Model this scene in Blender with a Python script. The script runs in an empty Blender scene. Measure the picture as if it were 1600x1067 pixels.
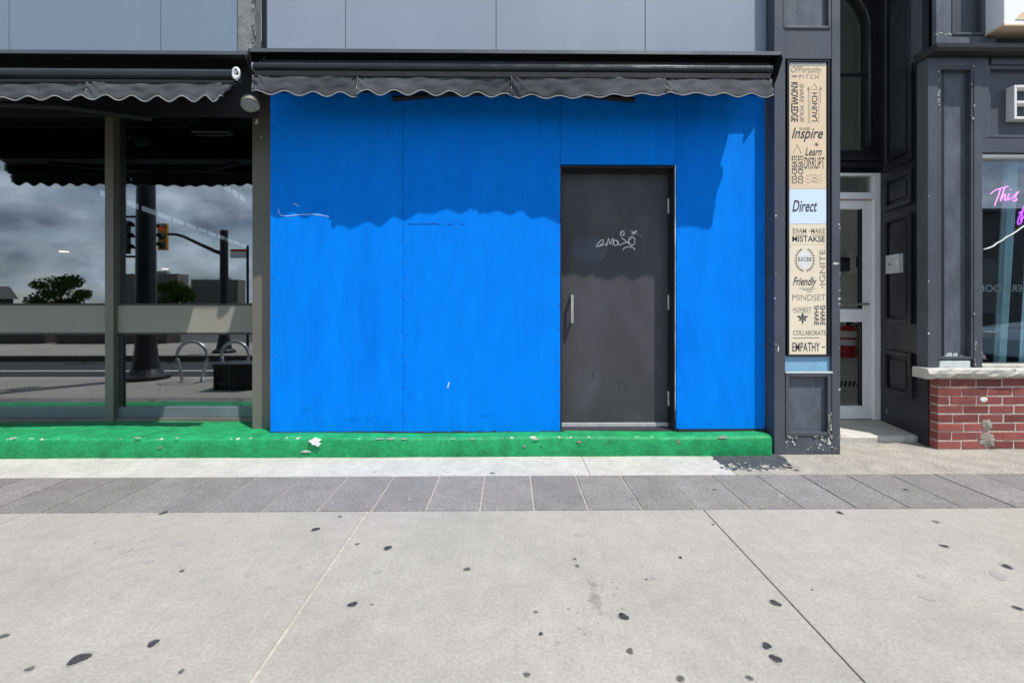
import bpy, bmesh, math, random
from mathutils import Vector, Matrix
random.seed(7)
R = math.radians
C = bpy.context.scene.collection
sc = bpy.context.scene

# ------------------------------------------------------------------ camera
FPX, CX, HZ = 740.0, 806.0, 473.0          # focal length, principal point, horizon (photo pixels)
CAMD, H, YAW = 3.776, 1.183, R(0.7)
cam = bpy.data.cameras.new('camera'); camo = bpy.data.objects.new('camera', cam); C.objects.link(camo)
camo.location = (0, -CAMD, H); camo.rotation_euler = (R(90), 0, -YAW)
cam.sensor_width = 36; cam.lens = FPX/1600*36
cam.shift_x = -(CX-800)/1600; cam.shift_y = -(533.5-HZ)/1600
cam.clip_start = 0.05; cam.clip_end = 3000
sc.camera = camo
# ------------------------------------------------------------------ world and sun
SUNV = Vector((0.9, -1.0, 2.63)).normalized()
w = bpy.data.worlds.new('World'); sc.world = w; w.use_nodes = True
nt = w.node_tree; N = nt.nodes; L = nt.links
bg = N['Background']
sky = N.new('ShaderNodeTexSky'); sky.sky_type = 'NISHITA'; sky.sun_disc = False
sky.sun_elevation = math.asin(SUNV.z); sky.sun_rotation = math.atan2(SUNV.x, SUNV.y)
sky.air_density = 1.0; sky.dust_density = 0.6; sky.altitude = 100
tc = N.new('ShaderNodeTexCoord'); mp = N.new('ShaderNodeMapping'); mp.inputs['Scale'].default_value = (1, 1, 1.9)
L.new(tc.outputs['Generated'], mp.inputs['Vector'])
nz = N.new('ShaderNodeTexNoise'); nz.inputs['Scale'].default_value = 6.5; nz.inputs['Detail'].default_value = 9; nz.inputs['Roughness'].default_value = .58
L.new(mp.outputs[0], nz.inputs['Vector'])
cr = N.new('ShaderNodeValToRGB'); cr.color_ramp.elements[0].position = .34; cr.color_ramp.elements[1].position = .56
L.new(nz.outputs['Fac'], cr.inputs['Fac'])
n2 = N.new('ShaderNodeTexNoise'); n2.inputs['Scale'].default_value = 9.5; n2.inputs['Detail'].default_value = 7
L.new(mp.outputs[0], n2.inputs['Vector'])
c2 = N.new('ShaderNodeValToRGB'); c2.color_ramp.elements[0].position = .35; c2.color_ramp.elements[1].position = .68
c2.color_ramp.elements[0].color = (1.9, 2.45, 3.3, 1); c2.color_ramp.elements[1].color = (7.4, 8.4, 9.8, 1)
L.new(n2.outputs['Fac'], c2.inputs['Fac'])
mx = N.new('ShaderNodeMixRGB'); L.new(cr.outputs['Color'], mx.inputs[0]); L.new(sky.outputs[0], mx.inputs[1]); L.new(c2.outputs[0], mx.inputs[2])
L.new(mx.outputs[0], bg.inputs['Color']); bg.inputs['Strength'].default_value = 0.11
sl = bpy.data.lights.new('sun', 'SUN'); sl.energy = 3.6; sl.angle = R(0.55); sl.color = (1.0, .965, .91)
so = bpy.data.objects.new('sun', sl); C.objects.link(so); so.location = (8, -10, 25)
so.rotation_euler = (-SUNV).to_track_quat('-Z', 'Y').to_euler()
sc.view_settings.view_transform = 'Standard'; sc.view_settings.look = 'None'
sc.view_settings.exposure = 0.6; sc.view_settings.gamma = 1.0; sc.view_settings.use_curve_mapping = False
sc.render.engine = 'CYCLES'
sc.cycles.use_denoising = True; sc.cycles.max_bounces = 10; sc.cycles.transparent_max_bounces = 16
sc.cycles.sample_clamp_indirect = 6; sc.cycles.caustics_reflective = False; sc.cycles.caustics_refractive = False

# ------------------------------------------------------------------ measuring the photograph
CAM = Vector((0, -CAMD, H)); CA, SA = math.cos(YAW), math.sin(YAW)
def ray(u, v):
    X = (u-CX)/FPX; Z = -(v-HZ)/FPX
    return Vector((X*CA+SA, -X*SA+CA, Z))
def P(u, v, Y=0.0):
    d = ray(u, v); t = (Y+CAMD)/d.y; return CAM+d*t
def PX(u, Y=0.0): return P(u, HZ, Y).x
def PZ(u, v, Y=0.0): return P(u, v, Y).z
def G(u, v, z=0.0):
    d = ray(u, v); t = (z-H)/d.z; return CAM+d*t
W = 0.55                                    # left window glass plane
def MR(u, v, Y, gp=W):                      # a point at depth Y seen mirrored in the glass plane gp
    p = P(u, v, 2*gp-Y); return Vector((p.x, Y, p.z))
def MG(u, v, gp=W, z=0.0):
    p = G(u, v, z); return Vector((p.x, 2*gp-p.y, z))
def onplane(u, v, p0, n):
    d = ray(u, v); t = (p0-CAM).dot(n)/d.dot(n); return CAM+d*t

# ------------------------------------------------------------------ mesh helpers
class MB:
    def __init__(s): s.v = []; s.f = []
    def add(s, vs, fs):
        b = len(s.v); s.v += [tuple(q) for q in vs]; s.f += [tuple(b+i for i in f) for f in fs]; return s
    def box(s, x0, x1, y0, y1, z0, z1):
        x0, x1 = sorted((x0, x1)); y0, y1 = sorted((y0, y1)); z0, z1 = sorted((z0, z1))
        return s.add([(x, y, z) for z in (z0, z1) for y in (y0, y1) for x in (x0, x1)],
                     [(0,2,3,1),(4,5,7,6),(0,1,5,4),(2,6,7,3),(0,4,6,2),(1,3,7,5)])
    def obox(s, O, e1, e2, n, a0, a1, b0, b1, c0, c1):
        return s.add([O+e1*a+e2*b+n*c for c in (c0, c1) for b in (b0, b1) for a in (a0, a1)],
                     [(0,2,3,1),(4,5,7,6),(0,1,5,4),(2,6,7,3),(0,4,6,2),(1,3,7,5)])
    def tube(s, pts, r, n=8, closed=False, caps=True):
        pts = [Vector(p) for p in pts]; m = len(pts); rings = []
        up = Vector((0, 0, 1))
        for i, p in enumerate(pts):
            a = pts[(i-1) % m] if (i > 0 or closed) else p
            b = pts[(i+1) % m] if (i < m-1 or closed) else p
            t = (b-a).normalized() if (b-a).length > 1e-9 else Vector((0,0,1))
            x = t.cross(up)
            if x.length < .05: x = t.cross(Vector((0, 1, 0)))
            x.normalize(); y = t.cross(x)
            rr = r[i] if isinstance(r, (list, tuple)) else r
            rings.append([p+x*(rr*math.cos(2*math.pi*k/n))+y*(rr*math.sin(2*math.pi*k/n)) for k in range(n)])
        b = len(s.v)
        for rg in rings: s.v += [tuple(q) for q in rg]
        for i in range(m if closed else m-1):
            j = (i+1) % m
            for k in range(n):
                s.f.append((b+i*n+k, b+i*n+(k+1) % n, b+j*n+(k+1) % n, b+j*n+k))
        if caps and not closed:
            s.f.append(tuple(b+k for k in range(n))[::-1]); s.f.append(tuple(b+(m-1)*n+k for k in range(n)))
        return s
    def prism(s, poly, axis, c0, c1):        # poly: 2D points; axis: 'x','y','z' extrusion
        def q(p, c): return {'x': (c, p[0], p[1]), 'y': (p[0], c, p[1]), 'z': (p[0], p[1], c)}[axis]
        n = len(poly); vs = [q(p, c0) for p in poly]+[q(p, c1) for p in poly]
        fs = [tuple(range(n))[::-1], tuple(range(n, 2*n))]+[(i, (i+1) % n, n+(i+1) % n, n+i) for i in range(n)]
        return s.add(vs, fs)
    def lathe(s, c, prof, n=20):             # prof: (radius, z)
        b = len(s.v); c = Vector(c)
        for r, z in prof:
            for k in range(n):
                a = 2*math.pi*k/n; s.v.append((c.x+r*math.cos(a), c.y+r*math.sin(a), c.z+z))
        m = len(prof)
        for i in range(m-1):
            for k in range(n): s.f.append((b+i*n+k, b+i*n+(k+1) % n, b+(i+1)*n+(k+1) % n, b+(i+1)*n+k))
        s.f.append(tuple(b+k for k in range(n))[::-1]); s.f.append(tuple(b+(m-1)*n+k for k in range(n)))
        return s
    def pbox(s, u0, v0, u1, v1, y0, y1):     # front face at depth y0 covers this patch of the photograph
        um = (u0+u1)/2
        return s.box(PX(u0, y0), PX(u1, y0), y0, y1, PZ(um, v0, y0), PZ(um, v1, y0))
    def build(s, name, mat, parent=None, bevel=0, smooth=False, label=None, kind=None):
        o0 = ORIG.get(parent.name, Vector((0,0,0))) if parent else Vector((0,0,0))
        if parent is None and s.v:
            xs = [q[0] for q in s.v]; ys = [q[1] for q in s.v]; zs = [q[2] for q in s.v]
            o0 = Vector(((min(xs)+max(xs))/2, (min(ys)+max(ys))/2, min(zs)))
        me = bpy.data.meshes.new(name)
        me.from_pydata([(q[0]-o0.x, q[1]-o0.y, q[2]-o0.z) for q in s.v], [], s.f)
        bm = bmesh.new(); bm.from_mesh(me)
        bmesh.ops.recalc_face_normals(bm, faces=bm.faces)
        if bevel: bmesh.ops.bevel(bm, geom=list(bm.edges), offset=bevel, segments=2, profile=.6, affect='EDGES', clamp_overlap=True)
        bm.to_mesh(me); bm.free()
        if smooth:
            for p in me.polygons: p.use_smooth = True
        if mat: me.materials.append(mat)
        o = bpy.data.objects.new(name, me); C.objects.link(o)
        if parent: o.parent = parent
        else: o.location = o0
        ORIG[o.name] = o0
        if label: o['label'] = label
        if kind: o['kind'] = kind
        return o
ORIG = {}
def thing(name, label, cat, loc, group=None):
    o = bpy.data.objects.new(name, None); C.objects.link(o); o.empty_display_size = .1
    o.location = loc; ORIG[o.name] = Vector(loc); o['label'] = label; o['category'] = cat
    if group: o['group'] = group
    return o
def struct(o): o['kind'] = 'structure'; return o
def structroot(name, loc=(0,0,0)):
    o = bpy.data.objects.new(name, None); C.objects.link(o); o.location = loc; ORIG[o.name] = Vector(loc); o['kind'] = 'structure'; return o
def tag(o, label, cat, group=None):
    o['label'] = label; o['category'] = cat
    if group: o['group'] = group
    return o
def copy_tree(o, delta, parent=None):
    c = o.copy(); C.objects.link(c); c.parent = parent
    if parent is None: c.location = o.location+Vector(delta)
    for ch in list(o.children): copy_tree(ch, delta, c)
    return c
def solidify(o, t, off=0):
    m = o.modifiers.new('thickness', 'SOLIDIFY'); m.thickness = t; m.offset = off; return o

# ------------------------------------------------------------------ materials
def mat(name, col, rough=.6, var=.18, scale=3.0, bump=.08, bscale=45, metal=0.0, spec=.4, stretch=(1,1,1),
        chips=None, chip2=None, fine=0.0, fscale=220, col2=None, c2scale=1.2, c2thr=(.45,.62), mid=None, broom=0, vstreak=0, edge=None, stains=(), rand=0.0, emit=None, coat=0, rvar=.1, sheen=0):
    m = bpy.data.materials.new(name); m.use_nodes = True
    t = m.node_tree; n = t.nodes; l = t.links; b = n['Principled BSDF']
    b.inputs['Metallic'].default_value = metal; b.inputs['Specular IOR Level'].default_value = spec
    if coat: b.inputs['Coat Weight'].default_value = coat
    g = n.new('ShaderNodeNewGeometry'); mp = n.new('ShaderNodeMapping'); mp.inputs['Scale'].default_value = stretch
    l.new(g.outputs['Position'], mp.inputs['Vector'])
    def noise(s, d=6, r=.6, vec=mp):
        q = n.new('ShaderNodeTexNoise'); q.inputs['Scale'].default_value = s; q.inputs['Detail'].default_value = d; q.inputs['Roughness'].default_value = r
        l.new(vec.outputs[0], q.inputs['Vector']); return q.outputs['Fac']
    def ramp(f, a, b_, ca=(0,0,0,1), cb=(1,1,1,1)):
        q = n.new('ShaderNodeValToRGB'); q.color_ramp.elements[0].position = a; q.color_ramp.elements[1].position = b_
        q.color_ramp.elements[0].color = ca; q.color_ramp.elements[1].color = cb; l.new(f, q.inputs['Fac']); return q.outputs['Color']
    def mix(f, a, b_, mode='MIX'):
        q = n.new('ShaderNodeMixRGB'); q.blend_type = mode
        for i, x in ((0, f), (1, a), (2, b_)):
            if isinstance(x, (int, float)): q.inputs[i].default_value = x
            elif isinstance(x, tuple): q.inputs[i].default_value = x if len(x) == 4 else (*x, 1)
            else: l.new(x, q.inputs[i])
        return q.outputs[0]
    base = (*col, 1)
    cur = mix(ramp(noise(scale), .3, .72), tuple(c*(1-var) for c in col), tuple(min(1, c*(1+var)) for c in col))
    if col2: cur = mix(ramp(noise(c2scale, 5), *c2thr), cur, tuple(col2))
    if mid: cur = mix(1.0, cur, ramp(noise(mid[1], 4, .55), .3, .7, (1-mid[0],)*3+(1,), (1+mid[0],)*3+(1,)), 'MULTIPLY')
    if vstreak:
        mv_ = n.new('ShaderNodeMapping'); mv_.inputs['Scale'].default_value = (26, 1, .7); l.new(g.outputs['Position'], mv_.inputs['Vector'])
        cur = mix(1.0, cur, ramp(noise(1.0, 5, .6, mv_), .3, .7, (1-vstreak,)*3+(1,), (1+vstreak,)*3+(1,)), 'MULTIPLY')
    if broom:
        mb_ = n.new('ShaderNodeMapping'); mb_.inputs['Scale'].default_value = (150, 2.2, 1); l.new(g.outputs['Position'], mb_.inputs['Vector'])
        cur = mix(1.0, cur, ramp(noise(1.0, 3, .5, mb_), .3, .7, (1-broom,)*3+(1,), (1+broom,)*3+(1,)), 'MULTIPLY')
    if fine: cur = mix(fine, cur, ramp(noise(fscale, 3), .35, .65, (.35,.35,.35,1), (1.25,1.25,1.25,1)), 'MULTIPLY')
    if rand:
        oi = n.new('ShaderNodeObjectInfo'); cur = mix(1.0, cur, ramp(oi.outputs['Random'], 0, 1, (1-rand,)*3+(1,), (1+rand,)*3+(1,)), 'MULTIPLY')
    hsum = noise(bscale, 5)
    for ch in (chips, chip2):
        if ch:
            cc, thr, s = ch
            k = ramp(noise(s, 8, .68), thr, thr+.015); cur = mix(k, cur, tuple(cc))
    for c3, r3, sc_, st in stains:                      # soft-edged stain of its own shape
        ms = n.new('ShaderNodeMapping'); ms.vector_type = 'TEXTURE'; ms.inputs['Location'].default_value = c3; ms.inputs['Scale'].default_value = r3
        l.new(g.outputs['Position'], ms.inputs['Vector'])
        ln_ = n.new('ShaderNodeVectorMath'); ln_.operation = 'LENGTH'; l.new(ms.outputs[0], ln_.inputs[0])
        sb = n.new('ShaderNodeMath'); sb.operation = 'MULTIPLY_ADD'; sb.inputs[1].default_value = 1.6; l.new(noise(11, 6, .7), sb.inputs[0]); l.new(ln_.outputs['Value'], sb.inputs[2])
        cur = mix(ramp(sb.outputs[0], .75, 1.75, (st,)*3+(1,), (0,0,0,1)), cur, tuple(sc_))
    if edge:                                            # paint rubbed through along an arris between two heights
        zl_, zh_, ec, es, et = edge
        sx_ = n.new('ShaderNodeSeparateXYZ'); l.new(g.outputs['Position'], sx_.inputs[0])
        mr_ = n.new('ShaderNodeMapRange'); mr_.inputs[1].default_value = zl_; mr_.inputs[2].default_value = zh_; mr_.inputs[3].default_value = -.35; mr_.inputs[4].default_value = 0.0
        l.new(sx_.outputs['Z'], mr_.inputs[0])
        sy_ = n.new('ShaderNodeMapRange'); sy_.inputs[1].default_value = -.125; sy_.inputs[2].default_value = -.03; sy_.inputs[3].default_value = 0.0; sy_.inputs[4].default_value = -.35
        l.new(sx_.outputs['Y'], sy_.inputs[0])
        ad = n.new('ShaderNodeMath'); ad.operation = 'ADD'; l.new(mr_.outputs[0], ad.inputs[0]); l.new(noise(es, 7, .65), ad.inputs[1])
        a2 = n.new('ShaderNodeMath'); a2.operation = 'ADD'; l.new(ad.outputs[0], a2.inputs[0]); l.new(sy_.outputs[0], a2.inputs[1])
        cur = mix(ramp(a2.outputs[0], et, et+.02), cur, tuple(ec))
    l.new(cur, b.inputs['Base Color'])
    rr = ramp(noise(scale*1.7), .3, .7, (max(.02, rough-rvar),)*3+(1,), (min(1, rough+rvar),)*3+(1,)); l.new(rr, b.inputs['Roughness'])
    if bump:
        bp = n.new('ShaderNodeBump'); bp.inputs['Strength'].default_value = bump; bp.inputs['Distance'].default_value = .01
        l.new(hsum, bp.inputs['Height']); l.new(bp.outputs[0], b.inputs['Normal'])
    if emit: b.inputs['Emission Color'].default_value = (*emit[0], 1); b.inputs['Emission Strength'].default_value = emit[1]
    return m
def glass(name, fac, tint, rough=0.0):
    m = bpy.data.materials.new(name); m.use_nodes = True; t = m.node_tree; n = t.nodes; l = t.links
    n.remove(n['Principled BSDF']); o = n['Material Output']
    tr = n.new('ShaderNodeBsdfTransparent'); tr.inputs[0].default_value = (*tint, 1)
    gl = n.new('ShaderNodeBsdfGlossy'); gl.inputs['Roughness'].default_value = rough; gl.inputs['Color'].default_value = (.93, .97, 1, 1)
    lw = n.new('ShaderNodeLayerWeight'); lw.inputs['Blend'].default_value = .5
    pw4 = n.new('ShaderNodeMath'); pw4.operation = 'POWER'; pw4.inputs[1].default_value = 4.0; l.new(lw.outputs['Facing'], pw4.inputs[0])
    ma = n.new('ShaderNodeMath'); ma.operation = 'ADD'; ma.inputs[1].default_value = fac; ma.use_clamp = True; l.new(pw4.outputs[0], ma.inputs[0])
    mx = n.new('ShaderNodeMixShader'); l.new(ma.outputs[0], mx.inputs[0]); l.new(tr.outputs[0], mx.inputs[1]); l.new(gl.outputs[0], mx.inputs[2])
    l.new(mx.outputs[0], o.inputs['Surface']); return m
MAT = dict(
 slab=mat('slab_concrete', (.318,.300,.266), .9, .10, 2.0, .08, 130, fine=.22, fscale=75, spec=.2, col2=(.345,.320,.292), c2scale=.8, chips=((.23,.22,.20), .755, 34), chip2=((.38,.365,.34), .75, 55), mid=(.06, 13), broom=.04, rand=.03, stains=[((*G(928,930).xy, 0), (.16,.52,1), (.17,.155,.13), .75), ((*G(1090,1010).xy, 0), (.3,.25,1), (.36,.33,.31), .5), ((*G(330,900).xy, 0), (.5,.35,1), (.27,.26,.235), .35), ((*G(1480,950).xy, 0), (.6,.4,1), (.27,.26,.24), .3)]),
 strip=mat('pale_concrete', (.46,.445,.41), .85, .12, 3.2, .2, 140, fine=.3, fscale=70, mid=(.10, 14), spec=.25, chips=((.33,.31,.29), .705, 9)),
 rough=mat('exposed_aggregate_concrete', (.37,.345,.30), .92, .2, 6, .7, 90, fine=.7, fscale=90, spec=.2),
 joint=mat('joint_sand', (.40,.37,.31), .95, .2, 30, .3, 120, spec=.1),
 joint_dark=mat('dirt_in_joint', (.10,.09,.075), .95, .3, 20, .3, 120, spec=.1),
 paver=mat('granite_paver', (.225,.211,.203), .9, .14, 5, .2, 160, fine=.75, fscale=110, mid=(.08, 22), spec=.3, rand=.10),
 gum=mat('trodden_gum', (.045,.045,.048), .85, .35, 60, .3, 150, spec=.2),
 gum_mid=mat('worn_gum', (.095,.092,.09), .85, .3, 60, .2, 150, spec=.2),
 flake=mat('flaking_floor_paint', (.055,.062,.075), .7, .35, 14, .2, 60, chips=((.33,.31,.28), .66, 26)),
 grime=mat('ground_in_grime', (.25,.24,.22), .9, .2, 40, 0, spec=.2),
 gum_pale=mat('faded_stain', (.285,.272,.252), .9, .2, 40, .2, 150, spec=.2),
 asphalt=mat('asphalt', (.055,.055,.058), .9, .2, 1.5, .5, 150, fine=.6, spec=.25),
 asphalt_far=mat('worn_asphalt', (.085,.085,.085), .9, .2, .3, .3, 60, spec=.25),
 kerb=mat('kerb_concrete', (.40,.39,.36), .9, .15, 4, .3, 90, spec=.2),
 green=mat('chipped_green_paint', (.010,.275,.092), .6, .30, 7, .55, 38, spec=.35, chips=((.56,.54,.49), .69, 11), chip2=((.006,.10,.04), .675, 6), fine=.3, fscale=80, mid=(.14, 22), edge=(.11, .146, (.50,.48,.42), 10, .56)),
 blue=mat('blue_painted_plywood', (.0,.208,.81), .65, .09, 1.6, .05, 26, spec=.06, stretch=(1.6,1,.45), col2=(.0,.168,.72), c2scale=1.5, c2thr=(.45,.70), rvar=.06, mid=(.06, 9), vstreak=.014, stains=[((P(u_, v_).x, 0, P(u_, v_).z), (rx_, 1, rz_), (.0,.105,.52), st_) for u_, v_, rx_, rz_, st_ in [(560,655,.5,.10,.55),(760,650,.45,.09,.5),(480,640,.2,.12,.4),(1110,662,.3,.05,.45),(820,213,.14,.06,.5),(780,240,.12,.1,.35),(640,620,.1,.2,.3),(700,280,.3,.15,.3),(520,270,.2,.2,.3)]]),
 bluedirt=mat('scuffed_paint', (.004,.07,.33), .7, .2, 20, .1),
 scratch=mat('bare_scratch', (.5,.62,.8), .7, .1, 20, 0),
 wood_edge=mat('dark_ply_edge', (.03,.03,.04), .8, .3, 20, .2),
 black=mat('black_paint', (.012,.013,.017), .5, .25, 6, .15, 60, spec=.4),
 navy=mat('black_blue_paint', (.068,.076,.095), .45, .16, 3, .12, 55, spec=.42, chips=((.30,.31,.31), .735, 14)),
 navyworn=mat('worn_black_blue_paint', (.07,.08,.098), .6, .3, 5, .3, 45, spec=.35, chips=((.40,.40,.39), .655, 16), stretch=(1,1,2.2), chip2=((.11,.125,.14), .6, 3)),
 navypanel=mat('sheen_tinted_black_blue_paint', (.094,.108,.132), .45, .3, 7, .2, 45, spec=.35, stretch=(1.5,1,.6)),  # black-blue paint lightened: sky sheen of the upper parts put into the colour
 dark=mat('dark_recess_paint', (.015,.016,.021), .34, .3, 4, .15, 40, spec=.45, chips=((.25,.25,.25), .76, 10)),
 clad=mat('blue_grey_metal_cladding', (.255,.298,.368), .38, .05, 1.2, .02, 9, spec=.5, stretch=(1,1,.35)),
 cladl=mat('steel_blue_cladding', (.185,.24,.315), .38, .08, 1.2, .02, 9, spec=.5, stretch=(1,1,.35), chips=((.42,.45,.48), .74, 9)),
 pil=mat('weathered_grey_paint', (.20,.205,.205), .75, .3, 10, .4, 40, chips=((.5,.52,.53), .63, 13)),
 awn=mat('charcoal_awning_fabric', (.068,.071,.078), .85, .3, 6, .25, 30, spec=.2, fine=.3, fscale=300, rvar=.05),
 hem=mat('pale_hem_tape', (.33,.33,.32), .8, .2, 20, .1),
 bar=mat('black_anodised_metal', (.028,.030,.036), .24, .2, 5, .03, 20, metal=.55, spec=.6),
 hood=mat('dark_grey_metal_hood', (.085,.095,.11), .4, .15, 3, .05, 30, metal=.4, spec=.5),
 hoodin=mat('matte_black_metal', (.008,.008,.009), .7, .3, 10, .1),
 frame=mat('bronze_grey_aluminium', (.155,.147,.124), .5, .08, 2, .03, 60, metal=.15, spec=.4),
 framed=mat('dark_bronze_aluminium', (.045,.043,.040), .5, .12, 2, .03, 60, metal=.15, spec=.4),
 spandrel=mat('taupe_spandrel_panel', (.255,.240,.205), .55, .04, 1.3, .02, 30, spec=.35),
 coverband=mat('blue_grey_cover_band', (.13,.155,.18), .35, .15, 5, .03, spec=.5),
 lampgrey=mat('grey_lamp_housing', (.22,.21,.18), .5, .15, 8, .05),
 door=mat('charcoal_door_paint', (.058,.058,.066), .5, .25, 3, .06, 30, spec=.4, chips=((.30,.30,.31), .745, 24), col2=(.046,.046,.052), c2scale=2.2, stretch=(1,1,.7), fine=.2, fscale=120),
 doorpatch=mat('blue_grey_cover_up_paint', (.056,.068,.086), .6, .2, 10, .05),
 steel=mat('brushed_steel', (.55,.55,.54), .32, .1, 8, .03, 90, metal=.9),
 alu=mat('aluminium_strip', (.62,.62,.62), .4, .15, 20, .05, 60, metal=.5),
 tagw=mat('white_marker', (.75,.75,.74), .6, .05, 10, 0),
 beige=mat('tan_printed_board', (.72,.57,.40), .6, .05, 3, .02, 40, spec=.3),
 cream=mat('cream_printed_board', (.76,.66,.51), .6, .05, 3, .02, 40, spec=.3),
 pale=mat('pale_blue_printed_board', (.62,.74,.84), .6, .04, 3, .02, 40, spec=.3),
 ink=mat('charcoal_ink', (.045,.045,.05), .7, .2, 20, 0), ink2=mat('faded_ink', (.27,.225,.175), .7, .2, 20, 0),
 skyblue=mat('sky_blue_paint', (.20,.39,.56), .6, .12, 8, .1, chips=((.12,.16,.2), .68, 20)),
 white=mat('white_aluminium', (.86,.87,.88), .42, .05, 3, .02, spec=.4),
 lobby=mat('lobby_plaster', (.82,.82,.79), .85, .05, 2, .05), lobbyfloor=mat('lobby_floor_tile', (.55,.53,.50), .6, .1, 4, .05),
 red=mat('extinguisher_red', (.42,.012,.015), .35, .06, 6, .02), labelw=mat('white_label', (.7,.7,.68), .6, .1, 40, 0),
 greybox=mat('grey_plastic', (.55,.56,.57), .5, .06, 6, .03), grille=mat('dark_grille', (.03,.03,.03), .6, .1, 6, 0),
 step=mat('doorstep_concrete', (.50,.475,.43), .9, .12, 5, .4, 70, fine=.3, spec=.2),
 stone=mat('rough_limestone_sill', (.47,.46,.41), .9, .2, 9, .9, 30, spec=.2, chips=((.28,.28,.25), .64, 12)),
 mortar=mat('pale_mortar', (.50,.46,.41), .95, .25, 14, .5, 90, spec=.1),
 mortarpatch=mat('smeared_mortar', (.29,.265,.225), .95, .3, 22, .9, 60, spec=.1),
 brick=mat('red_painted_brick', (.225,.064,.055), .72, .22, 9, .35, 60, spec=.3, rand=.30, chips=((.30,.13,.11), .68, 18)),
 peel=mat('peeling_pale_paint', (.50,.55,.54), .8, .15, 20, .4, chips=((.07,.08,.095), .60, 13)),
 curtain=mat('sheer_teal_curtain', (.55,.74,.78), .8, .08, 3, .05, stretch=(8,1,.2)),
 shopdark=mat('dark_shop_interior', (.035,.045,.055), .8, .2, 1.5, .05),
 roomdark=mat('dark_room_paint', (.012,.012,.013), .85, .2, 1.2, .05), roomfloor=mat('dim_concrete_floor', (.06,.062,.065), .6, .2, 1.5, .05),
 roomsill=mat('pale_blue_inner_sill', (.55,.62,.68), .6, .1, 4, .05),
 chair=mat('pale_metal_chair', (.32,.33,.34), .5, .1, 8, .02),
 pink=mat('pink_neon_tube', (.9,.25,.75), .3, 0, 3, 0, emit=((1,.22,.72), 1.5)), purple=mat('violet_neon_tube', (.6,.15,.9), .3, 0, 3, 0, emit=((.55,.09,1), 1.5)),
 cable=mat('white_cable', (.8,.8,.78), .5, .05, 10, 0), ghost=mat('grey_vinyl_letters', (.33,.38,.40), .6, .05, 10, 0),
 lampon=mat('warm_lamp', (.9,.7,.5), .5, 0, 3, 0, emit=((1,.70,.42), 9)), tubeon=mat('cool_light_panel', (.8,.85,.9), .5, 0, 3, 0, emit=((.72,.85,1), .45)),
 polec=mat('black_pole_paint', (.016,.016,.019), .4, .2, 6, .05), yellow=mat('signal_yellow', (.50,.23,.025), .45, .1, 6, .03),
 redlamp=mat('red_signal_lens', (.5,.03,.015), .3, .05, 9, 0, emit=((1,.12,.05), .3)), darklens=mat('unlit_lens', (.03,.03,.02), .25, .1, 9, 0),
 rack=mat('galvanised_steel', (.50,.51,.52), .35, .1, 8, .03, metal=.8),
 tower=mat('tower_concrete', (.17,.155,.14), .85, .1, .05, 0), towerband=mat('tower_balcony', (.27,.255,.235), .85, .1, .05, 0), towerwin=mat('tower_glazing', (.045,.05,.06), .3, .2, .2, 0),
 bark=mat('bark', (.09,.07,.05), .9, .2, 10, .5, 30), leaf=mat('green_leaves', (.075,.13,.035), .6, .45, 1.3, 0, rvar=.1), hedge=mat('dark_hedge_leaves', (.022,.036,.018), .7, .4, 2, 0),
 carpaint=mat('silver_blue_car_paint', (.30,.38,.46), .3, .03, 2, 0, metal=.4, coat=.6), tyre=mat('tyre_rubber', (.02,.02,.02), .85, .1, 20, .1), carglass=mat('car_glass', (.02,.025,.03), .08, 0, 3, 0, spec=.8),
 bldg=mat('dark_brick_facade', (.075,.06,.055), .85, .2, 2, .2), grass=mat('mown_grass', (.07,.10,.03), .9, .3, .5, .2),
 signred=mat('red_sign_face', (.55,.04,.03), .5, .05, 5, 0), signwhite=mat('white_sign_face', (.72,.72,.72), .5, .05, 5, 0),
 roof=mat('slate_roof', (.06,.06,.065), .8, .1, 3, .1),
)
MAT['glassL'] = glass('shop_window_glass', .27, (.55,.57,.57))
MAT['glassR'] = glass('boutique_window_glass', .13, (.82,.88,.90))
MAT['glassD'] = glass('door_glass', .015, (.96,.97,.97))
MAT['glassA'] = glass('dusty_arch_glass', .08, (.72,.76,.76), .04)
EX, EY, EZ = Vector((1,0,0)), Vector((0,1,0)), Vector((0,0,1))

def text_mesh(mb, s, O, e1, e2, n, w_, h_, shear=0.0, bold=0.0, depth=.0012, mirror=False, spacing=1.0):
    """adds lettering that fills a w_ x h_ rectangle at O"""
    cu = bpy.data.curves.new('t', 'FONT'); cu.body = s; cu.shear = shear; cu.offset = bold; cu.space_character = spacing; cu.resolution_u = 3
    to = bpy.data.objects.new('t', cu); C.objects.link(to)
    bpy.context.view_layer.update()
    me = bpy.data.meshes.new_from_object(to.evaluated_get(bpy.context.evaluated_depsgraph_get()))
    vs = [v.co.copy() for v in me.vertices]; fs = [tuple(p.vertices) for p in me.polygons]
    bpy.data.objects.remove(to); bpy.data.curves.remove(cu); bpy.data.meshes.remove(me)
    x0 = min(v.x for v in vs); x1 = max(v.x for v in vs); y0 = min(v.y for v in vs); y1 = max(v.y for v in vs)
    out = []
    for v in vs:
        a = (v.x-x0)/(x1-x0); b = (v.y-y0)/(y1-y0)
        if mirror: a = 1-a
        out.append(O+e1*(a*w_)+e2*(b*h_)+n*depth)
    mb.add(out, fs); return mb
def jit(a): return random.uniform(-a, a)

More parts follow.
